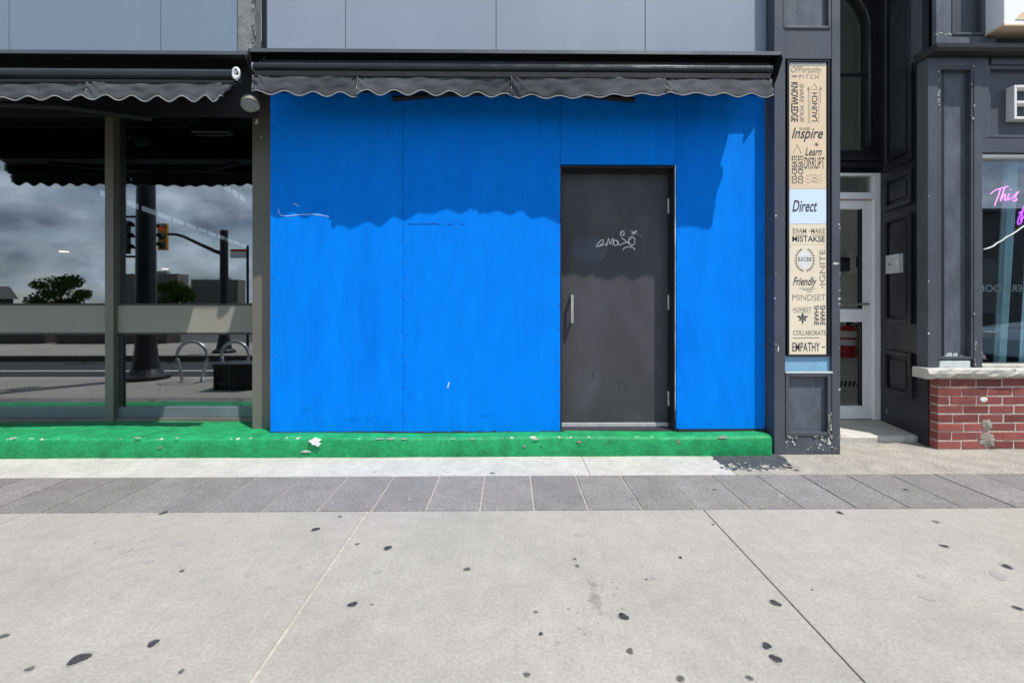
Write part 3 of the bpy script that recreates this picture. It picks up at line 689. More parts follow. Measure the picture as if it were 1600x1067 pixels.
def ladder(u0, v0, u1, v1, z, n, label):
    a, b = G(u0, v0, z), G(u1, v1, z); d = (b-a).normalized(); t = thing('ceiling_light_strip', label, 'light strip', a)
    ln = (b-a).length/n; nn = Vector((-d.y, d.x, 0))
    for i in range(n):
        MB().obox(a+d*(ln*i), d, EZ, nn, .07, ln-.07, 0, .085, -.01, .01).build('light_panel', MAT['tubeon'], t)
    MB().obox(a, d, EZ, nn, 0, (b-a).length, -.02, -.005, -.02, .02).build('rail', MAT['hood'], t)
ladder(153, 305, 386, 388, 2.75, 12, 'long receding strip of pale lights on the shop ceiling')
ladder(349, 296, 384, 318, 2.75, 3, 'short strip of pale lights at top right of window')
def chairx(x, y, rz, label):
    t = thing('cafe_chair', label, 'chair', (x, y, .10), 'pale chairs inside the left window')
    def pp(a, b, c): return Vector((x+a*math.cos(rz)-b*math.sin(rz), y+a*math.sin(rz)+b*math.cos(rz), .10+c))
    m = MB(); m.obox(Vector((x, y, .10)), Vector((math.cos(rz), math.sin(rz), 0)), Vector((-math.sin(rz), math.cos(rz), 0)), EZ, -.2, .2, -.2, .2, .44, .465); m.build('seat', MAT['chair'], t, bevel=.008)
    for sx in (-1, 1):
        for sy in (-1, 1):
            MB().tube([pp(.17*sx, .17*sy, .44), pp(.22*sx, .22*sy, 0)], .018, 8).build('leg', MAT['chair'], t)
    for i in range(6):
        q = -.16+.064*i; MB().tube([pp(q, -.19, .46), pp(q*1.15, -.25, .86)], .008, 6).build('slat', MAT['chair'], t)
    MB().tube([pp(-.2, -.24, .84), pp(-.1, -.27, .87), pp(.1, -.27, .87), pp(.2, -.24, .84)], .02, 8).build('top_rail', MAT['chair'], t)
chairx(PX(40, 1.3), 1.25, .2, 'pale slat-back chair at far left behind the lower window')
chairx(PX(140, 1.25), 1.2, -.15, 'pale slat-back chair just left of the window mullion')
chairx(PX(305, 1.1), 1.05, .3, 'pale slat-back chair behind the glass near the post')
chairx(PX(362, 1.2), 1.2, 2.8, 'pale slat-back chair turned away, beside the end post')

# =================================================================== BLACK PILLAR
pr = thing('black_pillar', 'black-blue panelled wooden pillar with chipped foot and inset sign', 'pillar', (PX(1262, PILY), PILY, 0))
Xp = lambda u: PX(u, PILY); Zp = lambda v: PZ(1262, v, PILY)
MB().box(Xp(1210)+.004, Xp(1313)-.004, PILY+.045, .75, 0, FT).build('core', MAT['dark'], pr)
MB().box(Xp(1313)-.0035, Xp(1313)+.004, PILY+.22, .70, .06, FT).build('return_panel', MAT['lobby'], pr)  # added pale face, out of view, bounces sunlight into the entrance recess
MB().box(Xp(1210), Xp(1227), PILY, PILY+.20, 0, FT).build('stile', MAT['navy'], pr, bevel=.004)
MB().box(Xp(1300), Xp(1313), PILY, PILY+.20, 0, FT).build('stile', MAT['navy'], pr, bevel=.004)
MB().box(Xp(1227)+.001, Xp(1300)-.001, PILY+.002, PILY+.05, 0, Zp(681)).build('base_rail', MAT['navyworn'], pr, bevel=.003)
MB().box(Xp(1227)+.001, Xp(1300)-.001, PILY+.004, PILY+.05, Zp(92), Zp(45)).build('top_rail', MAT['navy'], pr, bevel=.003)
MB().box(Xp(1227)+.001, Xp(1300)-.001, PILY+.030, PILY+.046, Zp(681), Zp(583)).build('lower_panel', MAT['navypanel'], pr)
MB().box(Xp(1227)+.001, Xp(1300)-.001, PILY+.030, PILY+.046, Zp(45), FT).build('upper_panel', MAT['clad'] if False else MAT['navypanel'], pr)
MB().box(Xp(1227)+.001, Xp(1300)-.001, PILY+.026, PILY+.046, Zp(583)+.001, Zp(556)).build('blue_strip', MAT['skyblue'], pr)
def molding(par, mt, ua, va, ub, vb, y, wd, dp, name='moulding', xf=PX, zf=None, um=None):
    um = um or (ua+ub)/2
    x0, x1 = PX(ua, y), PX(ub, y); z1, z0 = PZ(um, va, y), PZ(um, vb, y)
    for (a, b, c, d) in ((x0, x0+wd, z0, z1), (x1-wd, x1, z0, z1), (x0+wd+.0005, x1-wd-.0005, z1-wd, z1), (x0+wd+.0005, x1-wd-.0005, z0, z0+wd)):
        MB().box(a, b, y, y+dp, c, d).build(name, mt, par, bevel=.004)
molding(pr, MAT['navy'], 1228, 583, 1299, 681, PILY-.006, .028, .04)
molding(pr, MAT['dark'], 1230.5, 93.5, 1297, 557, PILY+.008, .016, .036)
molding(pr, MAT['navy'], 1224, -200, 1299, 45, PILY-.004, .022, .04)
MB().box(Xp(1227), Xp(1300), PILY-.010, PILY+.01, Zp(583), Zp(580.5)).build('ledge', MAT['peel'], pr)
for i in range(60):
    u, v = random.choice([(random.uniform(1228,1242),random.uniform(684,697)),(random.uniform(1276,1300),random.uniform(684,700)),(1297+jit(2),random.uniform(640,676)),(1312+jit(1),random.uniform(330,690)),(random.uniform(1212,1310),random.uniform(698,703)),(1211.5+jit(.8),random.uniform(300,700)),(random.uniform(1228,1300),682+jit(1))])
    yy = PILY-.0008 if not (1228 < u < 1300 and v < 683) else PILY-.0072
    chip(u, v, yy, random.uniform(.006,.026), random.uniform(.005,.016) if not 1294<u<1300 else .04, MAT['peel'] if random.random() < .6 else MAT['mortarpatch'], 'paint_chip', pr, .0015)
stroke([(1296,672),(1295,655),(1297,645),(1298,655),(1297,668)], .006, PILY-.008, 'split_wood', MAT['mortarpatch'], pr)
chip(1306, 412, PILY-.001, .05, .018, MAT['peel'], 'scuff', pr, .001); chip(1216, 545, PILY-.001, .012, .05, MAT['peel'], 'paint_chip', pr, .001)

# sign board of printed words
SBY = PILY+.016
sg = thing('word_sign', 'tall narrow tan sign board printed with words like INSPIRE, MINDSET, EMPATHY', 'sign', (PX(1262, SBY), SBY, PZ(1262, 556, SBY)))
XB, ZB = (lambda u: PX(u, SBY)), (lambda v: PZ(1262, v, SBY))
for va, vb, mt in ((98, 295, 'beige'), (295.4, 350, 'pale'), (350.4, 382, 'cream'), (382.4, 556, 'cream')):
    MB().box(XB(1233), XB(1291), SBY, SBY+.008, ZB(va), ZB(vb)).build('board', MAT[mt], sg, bevel=.0008)
MB().box(XB(1233.5), XB(1290.5), SBY-.0008, SBY, ZB(98), ZB(103.5)).build('blank_strip', MAT['hem'], sg)
TN = -EY
def T(s, ua, va, ub, vb, mt='ink', rot=0, shear=0, bold=0, mirror=False, spacing=1.0):
    x0, x1, z1, z0 = XB(ua), XB(ub), ZB(va), ZB(vb); m = MB(); y = SBY
    if rot == 0: text_mesh(m, s, Vector((x0, y, z0)), EX, EZ, TN, x1-x0, z1-z0, shear, bold, mirror=mirror, spacing=spacing)
    elif rot == 90: text_mesh(m, s, Vector((x1, y, z0)), EZ, -EX, TN, z1-z0, x1-x0, shear, bold)      # reads upwards
    else: text_mesh(m, s, Vector((x0, y, z1)), -EZ, EX, TN, z1-z0, x1-x0, shear, bold)                 # reads downwards
    return m.build('lettering', MAT[mt], sg, label='printed word '+s)
def line(ua, va, ub, vb, r=.0012, mt='ink', name='printed_rule'):
    m = MB(); a, b = Vector((XB(ua), SBY-.0006, ZB(va))), Vector((XB(ub), SBY-.0006, ZB(vb)))
    d = (b-a).normalized(); q = d.cross(EY); m.obox(a, d, q, -EY, 0, (b-a).length, -r, r, 0, .0008); m.build(name, MAT[mt], sg)
T('OPPortunity', 1236, 104, 1284, 117, 'ink2', shear=.3); T('PITCH', 1249, 117, 1279, 123.5, 'ink2', spacing=1.4); line(1237, 119.5, 1246, 119.5, .006, 'ink2')
T('KNOWLEDGE', 1236, 129, 1247, 191, 'ink', -90, 0, .015); T('SHARE YOUR', 1249.5, 130, 1256, 191, 'ink2', -90, .3)
T('LAUNCH', 1268.5, 145, 1277, 190, 'ink', 90, 0, .005)
for u in (1263, 1265.5, 1279.5): line(u, 140, u, 193, .0010, 'ink2')
for u in (1263, 1282):
    line(u-1.6, 141, u, 136, .001, 'ink'); line(u+1.6, 141, u, 136, .001, 'ink'); line(u, 137, u, 160 if u > 1270 else 150, .0008, 'ink2')
line(1268, 139, 1272.5, 131, .0009, 'ink2'); line(1277, 139, 1272.5, 131, .0009, 'ink2'); line(1268, 140, 1277, 140, .0009, 'ink2')
T('SHARE', 1249, 199, 1266, 204, 'ink2'); T('Inspire', 1237, 200, 1286, 222, 'ink', 0, .35, .012)
line(1239.5, 240, 1245.5, 226, .0009); line(1245.5, 226, 1252, 240, .0009)
for a in range(4):
    c_, s_ = math.cos(a*math.pi/4)*4, math.sin(a*math.pi/4)*4; line(1276-c_, 226-s_, 1276+c_, 226+s_, .0009)
T('CO-CREATE', 1237, 243, 1245.5, 287, 'ink', 90, 0, .005); T('CO-CREATE', 1247, 243, 1255, 287, 'ink', 90, 0, .005)
T('Learn', 1258, 231, 1284, 243.5, 'ink', 0, .35, .01); T('DISRUPT', 1257, 246, 1288, 264, 'ink', 0, 0, .0); line(1262, 264, 1284, 248, .003, 'beige', 'printed_slash')
for k in range(3):
    m = MB(); m.tube([Vector((XB(1260+i*1.2), SBY-.0005, ZB(274+k*5+1.5*math.sin(i*.55)))) for i in range(22)], .0009, 4); m.build('printed_wave', MAT['ink2'], sg)
m = MB(); m.tube([Vector((XB(1272)+.017*math.cos(a), SBY-.0005, ZB(281)+.02*math.sin(a))) for a in [i*math.pi/8 for i in range(16)]], .0009, 4, closed=True); m.build('printed_ring', MAT['ink2'], sg)
T('Direct', 1238, 313, 1277, 331, 'ink', 0, .3, .012)
T('MAKE', 1238, 357, 1260, 364.5, 'ink2', mirror=True, bold=.01); T('MAKE', 1267, 357, 1289, 364.5, 'ink2', bold=.01)
line(1263.2, 361, 1264.8, 361, .003, 'ink2'); line(1238, 366.5, 1260, 366.5, .001, 'ink2'); line(1267, 366.5, 1289, 366.5, .001, 'ink2')
T('MISTAKSE', 1238, 368.5, 1289, 378, 'ink', bold=.008)
lf = MB()
for s_ in (-1, 1):
    for k in range(11):
        a = R(-80+k*14); cu, cv = 1257.5+s_*13.5*math.cos(a), 406-17*math.sin(a)
        for q in (.5, -.6):
            d = Vector((s_*math.cos(a+1.2+q), 0, math.sin(a+1.2+q))); c = Vector((XB(cu), SBY-.0006, ZB(cv))); sd = d.cross(EY)
            lf.add([c, c+d*.008+sd*.004, c+d*.019, c+d*.008-sd*.004], [(0,1,2,3)])
lf.build('printed_wreath', MAT['ink'], sg)
m = MB(); m.prism([(XB(1257.5)+.052*math.cos(a), ZB(406)+.072*math.sin(a)) for a in [i*math.pi/12 for i in range(24)]], 'y', SBY-.0001, SBY-.0004); m.build('printed_oval', MAT['labelw'], sg)
T('SUCCESS', 1246.5, 402, 1268, 408, 'ink', bold=.01)
T('IGNITE', 1280.5, 390, 1289.5, 445, 'ink2', 90); line(1285, 447, 1285, 450, .003)
T('Friendly', 1239, 433, 1276, 450, 'ink', 0, .35, .012)
line(1248, 450.5, 1274, 450.5, .001); line(1254, 453, 1270, 453, .001); line(1260, 455.5, 1270, 455.5, .001)
T('MINDSET', 1238, 460, 1290, 469.5, 'ink2', bold=-.008)
T('HONEST', 1239, 480, 1268, 486.5, 'ink2'); line(1239, 488, 1268, 488, .0008, 'ink2')
T('SHARE', 1272, 477, 1279.5, 508, 'ink', -90, 0, .01); T('SHARE', 1281.5, 477, 1289.5, 508, 'ink', -90, 0, .01)
fl = MB(); cx_, cz_ = XB(1254), ZB(497)
def leafp(a0, ln, wd, ox=0, oz=0):
    d = Vector((math.cos(a0), 0, math.sin(a0))); q = d.cross(EY); c = Vector((cx_+ox, SBY-.0006, cz_+oz)); fl.add([c, c+d*ln*.5+q*wd, c+d*ln, c+d*ln*.5-q*wd], [(0,1,2,3)])
leafp(R(90), .05, .012, 0, -.005); leafp(R(-90), .05, .009, 0, .0); leafp(R(160), .05, .010); leafp(R(20), .05, .010); leafp(R(215), .04, .008); leafp(R(-35), .04, .008)
fl.build('printed_fleuron', MAT['ink'], sg)
T('COLLABORATE', 1239, 516, 1290.5, 523.5, 'ink2', bold=.004); line(1239, 528, 1280, 527.5, .0016)
T('EMPATHY', 1238, 535, 1281, 549, 'ink', bold=.006); line(1284.5, 542, 1289, 542, .0035)
for u, v in [(1235,275),(1289,275),(1235,385),(1289,385),(1235,554),(1289,554),(1235,100),(1289,100)]:
    m = MB(); p = Vector((XB(u), SBY, ZB(v))); m.tube([p, p-EY*.002], .0035, 8); m.build('fixing_screw', MAT['steel'], sg)

# =================================================================== RECESSED ENTRANCE
DY = .75                                                    # door plane
ent = thing('lobby_door', 'white aluminium glazed door with transom in the dark recess', 'door', (PX(1340, DY), DY, .06))
xR = PX(1373, DY); xG = PX(1347, DY); xF = PX(1362, DY); xL0 = PX(1313, PILY)+.02
zE = lambda v: PZ(1345, v, DY)
MB().box(xF, xR, DY-.03, DY+.06, .06, zE(272)).build('frame_post', MAT['white'], ent, bevel=.003)
MB().box(xL0, xF-.001, DY-.03, DY+.06, zE(276), zE(272)).build('frame_head', MAT['white'], ent, bevel=.002)
MB().box(xL0, xF-.001, DY-.032, DY+.06, zE(312), zE(302)).build('transom_bar', MAT['white'], ent, bevel=.003)
MB().box(xL0, xF-.01, DY+.01, DY+.02, zE(302), zE(276)).build('transom_pane', MAT['glassA'], ent)
lf_ = MB().box(xG, xF-.004, DY-.008, DY+.04, .066, zE(314)).build('leaf_stile', MAT['white'], ent, bevel=.003)
MB().box(xL0, xG-.001, DY-.008, DY+.04, zE(327), zE(314)).build('top_rail', MAT['white'], ent, bevel=.003)
MB().box(xL0, xG-.001, DY-.008, DY+.04, zE(503), zE(483)).build('middle_rail', MAT['white'], ent, bevel=.003)
MB().box(xL0, xG-.001, DY-.008, DY+.04, .066, zE(634)).build('bottom_rail', MAT['white'], ent, bevel=.003)
MB().box(xL0, xG, DY+.012, DY+.02, zE(483), zE(327)).build('upper_pane', MAT['glassD'], ent)
MB().box(xL0, xG, DY+.012, DY+.02, zE(634), zE(503)).build('lower_pane', MAT['glassD'], ent)
m = MB(); m.tube([(xL0, DY-.05, zE(475)), (xG+.03, DY-.05, zE(475)), (xG+.03, DY-.01, zE(475))], .011, 8); m.build('push_bar', MAT['steel'], ent)
MB().box(xG-.012, xG-.001, DY-.004, DY+.045, zE(634), zE(327)).build('gasket', MAT['black'], ent)
# wall above the door with arched window
ar = thing('arched_window', 'tall arched window with dusty panes above the lobby door', 'window', (PX(1335, DY), DY, zE(237)))
xrj = PX(1357, DY); zsp = zE(45); cxA = xrj-.42; rA = .42
MB().box(xL0-.1, xrj, DY+.03, DY+.036, zE(237), zsp+rA).build('lower_pane', MAT['glassA'], ar)
m = MB(); wall_o = []
arc = [(cxA+rA*math.cos(a), zsp+rA*math.sin(a)) for a in [i*math.pi/2/14 for i in range(15)]]
poly = arc+[(cxA, FT), (xR+.25, FT), (xR+.25, zsp)]
m.prism(poly, 'y', DY, DY+.10); m.build('surround', MAT['dark'], ar)
MB().box(xrj, xR+.25, DY, DY+.1, zE(237), zsp).build('surround', MAT['dark'], ar)
m = MB(); m.tube([(q[0]+.012, DY-.004, q[1]) for q in arc], .018, 8); m.tube([(xrj+.012, DY-.004, zE(237)), (xrj+.012, DY-.004, zsp)], .018, 8); m.build('arch_moulding', MAT['dark'], ar, smooth=True)
MB().box(xL0-.1, xrj, DY+.012, DY+.05, zE(117), zE(113)).build('glazing_bar', MAT['dark'], ar, bevel=.003)
MB().box(xL0-.1, xR, DY-.04, DY+.1, zE(243), zE(237)).build('window_sill', MAT['dark'], ar, bevel=.004)
MB().box(xL0-.1, xR+.015, DY-.07, DY+.1, zE(254), zE(245)).build('cornice', MAT['dark'], ar, bevel=.006)
MB().box(xL0-.1, xR+.005, DY-.05, DY+.1, zE(264), zE(255)).build('cornice', MAT['dark'], ar, bevel=.006)
MB().box(xL0-.1, xR+.2, DY+.0, DY+.1, zE(271.5), zE(264.2)).build('head_board', MAT['dark'], ar)
# side wall, slightly splayed, with raised panels
A = Vector((PX(1447, .10), .10, 0)); B = Vector((PX(1373.5, DY), DY+.02, 0))
e1 = (B-A).normalized(); nn = Vector((-e1.y, e1.x, 0)); nn = nn if nn.x < 0 else -nn
wl = (B-A).length
pw_ = thing('panelled_side_wall', 'dark panelled timber wall on the right of the recess', 'panelled wall', A)
MB().obox(A, e1, EZ, nn, -.02, wl+.05, 0, FT, -.12, 0).build('boarding', MAT['dark'], pw_)
def s_on(u, v):
    p = onplane(u, v, A, nn); return (p-A).dot(e1), p.z
def wpanel(u0, v0, u1, v1):
    s0, zt0 = s_on(u1, v0); s1, _ = s_on(u0, v0); _, zb0 = s_on(u1, v1)
    wd = .045
    for (a, b, c, d) in ((s0, s0+wd, zb0, zt0), (s1-wd, s1, zb0, zt0), (s0+wd, s1-wd, zt0-wd, zt0), (s0+wd, s1-wd, zb0, zb0+wd)):
        MB().obox(A, e1, EZ, nn, a, b, c, d, -.002, .028).build('panel_moulding', MAT['dark'], pw_, bevel=.010)
    MB().obox(A, e1, EZ, nn, s0+wd*1.8, s1-wd*1.8, zb0+wd*1.8, zt0-wd*1.8, -.002, .014).build('raised_panel', MAT['dark'], pw_, bevel=.006)
wpanel(1384, -300, 1428, 248); wpanel(1384, 262, 1428, 318); wpanel(1384, 330, 1428, 507); wpanel(1384, 552, 1428, 624)
pA = s_on(1403.5, 412)
t = thing('door_entry_box', 'small pale grey door entry box fixed to the dark panelled wall', 'entry box', A+e1*pA[0]+EZ*pA[1]+nn*.01)
sA, _ = s_on(1414, 412); sB, _ = s_on(1393, 412); zA1 = s_on(1403, 398)[1]; zA0 = s_on(1403, 427)[1]
MB().obox(A, e1, EZ, nn, sA, sB, zA0, zA1, .006, .05).build('casing', MAT['greybox'], t, bevel=.004)
c = A+e1*((sA+sB)/2+.03)+EZ*((zA0+zA1)/2)+nn*.05
m = MB(); m.tube([c, c+nn*.006], .009, 12); m.build('keyhole', MAT['black'], t)
MB().obox(A, e1, EZ, nn, (sA+sB)/2-.09, (sA+sB)/2-.06, zA0+.06, zA1-.06, .0505, .053).build('label_plate', MAT['labelw'], t)
for u, v in [(1383,453),(1427,447),(1427,463),(1383,458),(1388,642)]:
    s_, z_ = s_on(u, v); MB().obox(A, e1, EZ, nn, s_-.006, s_+.006, z_-.02, z_+.02, .012, .0145).build('paint_chip', MAT['mortarpatch'], pw_)
# doorstep
st = thing('doorstep', 'low worn concrete doorstep in front of the lobby door', 'doorstep', (3.0, .2, 0))
ysx = G(1375, 691).y
m = MB(); n = 26; xsa, xsb = xL0-.05, A.x+.15
for i in range(n+1):
    x = xsa+(xsb-xsa)*i/n
    for (y, z) in ((ysx+jit(.004), -.01), (ysx+jit(.006), .04), (ysx+.012+jit(.006), .053), (DY+.3, .058)): m.v.append((x, y, z))
for i in range(n):
    for j in range(3): m.f.append((i*4+j, (i+1)*4+j, (i+1)*4+j+1, i*4+j+1))
m.build('step_slab', MAT['step'], st)
for u, v in [(1366,693),(1370,692),(1362,693.5),(1376,692.5),(1372,694)]:
    spot(u, v, .012, None, 1.5, .001).build('litter_scrap', MAT['joint'], sw)
# lobby
lob = structroot('lobby')
MB().box(2.2, 4.6, 2.3, 2.4, 0, 4.9).build('back_wall', MAT['lobby'], lob)
MB().box(4.5, 4.6, DY+.1, 2.3, 0, 4.9).build('side_wall', MAT['lobby'], lob)
MB().box(2.2, 2.3, DY+.1, 2.3, 0, 4.9).build('side_wall', MAT['lobby'], lob)
MB().box(2.2, 4.6, DY+.1, 2.4, 4.9, 5.0).build('ceiling', MAT['lobby'], lob)
MB().box(2.2, 4.6, DY+.1, 2.4, .0, .06).build('floor', MAT['lobbyfloor'], lob)
by = 2.29
t = thing('meter_box', 'white meter box with small dark window on the lobby wall', 'meter box', P(1341, 430, by))
MB().pbox(1333, 390, 1352, 428, by-.12, by).build('casing', MAT['lobby'], t, bevel=.01)
MB().pbox(1338, 401, 1350, 418, by-.125, by-.119).build('window', MAT['grille'], t)
for u in (1342, 1346): MB().pbox(u-.4, 401, u+.4, 418, by-.128, by-.1245).build('bar', MAT['lobby'], t)
t = thing('wall_phone', 'black wall phone beside the meter box in the lobby', 'phone', P(1322, 420, by))
MB().pbox(1312, 402, 1329, 424, by-.07, by).build('body', MAT['black'], t, bevel=.015)
c = P(1325, 560, by-.1); c.z = PZ(1325, 558, by-.1); ht = PZ(1325, 508, by-.1)-c.z
t = thing('fire_extinguisher', 'red fire extinguisher with white label seen through the lobby door', 'extinguisher', c)
MB().lathe(c, [(.085,0),(.09,.02),(.09,ht*.88),(.07,ht*.96),(.025,ht)], 20).build('cylinder', MAT['red'], t, smooth=True)
MB().lathe(c+EZ*(ht*.38), [(.0915,0),(.0915,ht*.18)], 20).build('label_band', MAT['labelw'], t)
MB().lathe(c+EZ*(ht*.62), [(.0915,0),(.0915,ht*.2)], 20).build('label_band', MAT['labelw'], t)
m = MB(); m.tube([c+EZ*ht, c+EZ*(ht+.05)], .02, 8); m.tube([c+EZ*(ht+.05), c+Vector((.08,-.02,ht+.07))], .01, 6); m.build('valve', MAT['black'], t)
m = MB(); m.tube([c+Vector((.02,0,ht+.03)), c+Vector((.11,0,ht)), c+Vector((.11,0,.15))], .011, 6); m.build('hose', MAT['black'], t)
t = thing('wall_heater', 'white lobby heater with slanted dark grille slots', 'heater', P(1330, 660, by-.06))
MB().pbox(1308, 584, 1352, 640, by-.08, by).build('cabinet', MAT['lobby'], t, bevel=.01)
for k in range(6):
    u = 1312+k*6.5; q = [P(u, 604, by-.0815), P(u+3.4, 604, by-.0815), P(u+5.6, 595, by-.0815), P(u+2.2, 595, by-.0815)]
    m = MB(); m.prism([(p.x, p.z) for p in q], 'y', by-.0815, by-.0795); m.build('grille_slot', MAT['grille'], t)

# =================================================================== RIGHT SHOP
BY = 0.0
rs = thing('right_shopfront', 'black-blue painted shopfront on a red brick base', 'shopfront', (PX(1530, BY), BY, 0))
bx0 = PX(1465.5, BY); bx1 = 6.2
ztopb = PZ(1530, 591, BY); nc = 8; ch = ztopb/nc
bw_ = thing('brick_base', 'low red painted brick wall with pale mortar under the shop window', 'brick wall', (4.2, BY, 0))
MB().box(bx0+.006, bx1, BY+.0035, BY+.098, 0, ztopb).build('mortar_bed', MAT['mortar'], bw_)
bl = .212
bm_ = {}
def brick(x0, x1, y0, y1, z0, z1):
    key = (round(x1-x0, 2), round(y1-y0, 2))
    var = random.randrange(3); key = key+(var,)
    if key not in bm_:
        m = MB(); a, b, c = (x1-x0)/2, (y1-y0)/2, (z1-z0)/2
        m.box(-a, a, -b, b, -c, c)
        m.v = [(q[0]+jit(.0025), q[1]+jit(.0015), q[2]+jit(.0025)) for q in m.v]
        m.v = [tuple(Vector(q)+ORIG[bw_.name]) for q in m.v]; o = m.build('brick', MAT['brick'], bw_, bevel=.004); bm_[key] = o.data
    else:
        o = bpy.data.objects.new('brick', bm_[key]); C.objects.link(o); o.parent = bw_
    o.location = Vector(((x0+x1)/2, (y0+y1)/2+jit(.002), (z0+z1)/2))-ORIG[bw_.name]; o.rotation_euler = (jit(.006), jit(.006), jit(.004))
for k in range(nc):
    z0, z1 = k*ch+.0055, (k+1)*ch-.0055
    off = bl*.55 if k % 2 else bl
    off += jit(.012)
    x = bx0
    first = True
    while x < 6.1:
        ln = off if first else bl+jit(.008)
        brick(x, x+ln-.011, BY, BY+.095, z0, z1); x += ln; first = False
def blob(u0, v0, u1, v1, y, n=30, th=.010):
    cu, cv, a, b = (u0+u1)/2, (v0+v1)/2, (u1-u0)/2, (v1-v0)/2; m = MB(); rings = 4
    c = P(cu, cv, y-th); m.v.append(tuple(c)); ws = [1+jit(.22) for _ in range(n)]
    for r_ in range(1, rings+1):
        f = r_/rings
        for i in range(n):
            t_ = 2*math.pi*i/n; p = P(cu+a*f*ws[i]*math.cos(t_), cv+b*f*ws[i]*math.sin(t_), y); m.v.append((p.x, y-th*(1-f**2)*random.uniform(.6,1.1), max(.001, p.z)))
    for i in range(n): m.f.append((0, 1+i, 1+(i+1) % n))
    for r_ in range(rings-1):
        for i in range(n): m.f.append((1+r_*n+i, 1+(r_+1)*n+i, 1+(r_+1)*n+(i+1) % n, 1+r_*n+(i+1) % n))
    return m
blob(1534, 655, 1551, 674, BY-.002).build('mortar_smear', MAT['mortarpatch'], bw_)
blob(1531, 676, 1555, 700, BY-.002).build('mortar_smear', MAT['mortarpatch'], bw_)
blob(1531, 620, 1543, 628, BY-.002, th=.003).build('white_splat', MAT['labelw'], bw_)
# stone sill
m = MB(); xs0 = PX(1449, BY-.035); n = 60; z0, z1 = ztopb+.002, PZ(1520, 576, BY-.045)
pr_ = [(.11, z0), (-.02, z0), (-.04, z0+.02), (-.045, (z0+z1)/2), (-.042, z1-.012), (-.03, z1), (.11, z1)]
for i in range(n+1):
    x = xs0+(6.2-xs0)*i/n
    for j, (y, z) in enumerate(pr_):
        e = 1 if 0 < j < 6 else 0
        m.v.append((x+(jit(.004)), y+e*jit(.007)+e*.006*math.sin(x*9), z+(jit(.006) if j in (1,2) else jit(.002) if e else 0)))
kk = len(pr_)
for i in range(n):
    for j in range(kk-1): m.f.append((i*kk+j, (i+1)*kk+j, (i+1)*kk+j+1, i*kk+j+1))
m.f.append(tuple(range(kk))); ss = m.build('stone_sill', MAT['stone'], rs)
zsl = z1
PY2 = .015
Xr, Zr = (lambda u: PX(u, PY2)), (lambda v: PZ(1500, v, PY2))
zc0, zc1 = Zr(90), Zr(82)
MB().box(Xr(1450), Xr(1466), PY2, .12, zsl, zc0).build('stile', MAT['navy'], rs, bevel=.004)
MB().box(Xr(1522), Xr(1535), PY2, .12, zsl, zc0).build('stile', MAT['navy'], rs, bevel=.004)
MB().box(Xr(1466)+.001, Xr(1522)-.001, PY2+.002, .12, Zr(104), zc0).build('rail', MAT['navy'], rs, bevel=.003)
MB().box(Xr(1466)+.001, Xr(1522)-.001, PY2+.055, .12, zsl+.05, Zr(104)).build('recessed_panel', MAT['navypanel'], rs)
molding(rs, MAT['navy'], 1466, 104, 1522, 562, PY2+.006, .024, .05)
MB().box(Xr(1466)+.02, Xr(1522)-.02, PY2+.01, .1, zsl, zsl+.055).build('peeling_foot', MAT['peel'], rs, bevel=.004)
m = MB()
for i in range(16):
    u = 1468+i*3; h_ = random.uniform(3, 11); p0, p1 = P(u, 562, PY2+.053), P(u+4, 562-h_, PY2+.053); m.box(p0.x, p1.x, PY2+.051+i*1e-5, PY2+.056, p0.z-.03, p1.z)
m.build('peeled_patch', MAT['skyblue'] if False else MAT['peel'], rs)
for i in range(26):
    u, v = random.choice([(1523.5+jit(2), random.uniform(480,575)), (1451+jit(.7), random.uniform(300,575)), (random.uniform(1500,1536), 560+jit(14)), (1521+jit(3), random.uniform(100,200)), (1467+jit(1), random.uniform(100,170))])
    chip(u, v, PY2-.001, random.uniform(.004,.014), random.uniform(.006,.02), MAT['peel'], 'paint_chip', rs, .0015)
# sign board zone and window
MB().box(Xr(1535)+.001, 6.2, PY2+.004, .12, Zr(238), Zr(216)).build('lower_rail', MAT['navy'], rs, bevel=.003)
MB().box(Xr(1535)+.001, 6.2, PY2+.06, .12, Zr(216), Zr(86)).build('sign_panel', MAT['navy'], rs)
MB().box(Xr(1535)+.001, Xr(1546), PY2+.003, .12, Zr(216)+.001, zc0).build('stile', MAT['navy'], rs, bevel=.003)
m = MB()
zpa, zpb = Zr(214), Zr(100)
for (a, b, c, d) in ((Xr(1547), Xr(1552), zpa, zpb), (Xr(1552), 6.2, zpa, zpa+.025), (Xr(1552), 6.2, zpb-.03, zpb)):
    MB().box(a, b, PY2+.02, PY2+.062, c, d).build('moulding', MAT['navy'], rs, bevel=.004)
MB().box(Xr(1552)-.01, 6.2, PY2+.004, .12, zpb+.001, zc0).build('rail', MAT['navy'], rs, bevel=.003)
# cornice
m = MB(); m.prism([(.14, zc0), (-.02, zc0), (-.06, zc0+.012), (-.085, zc0+.03), (-.085, zc1+.02), (.14, zc1+.03)], 'x', Xr(1447), 6.2); m.build('cornice', MAT['dark'], rs)
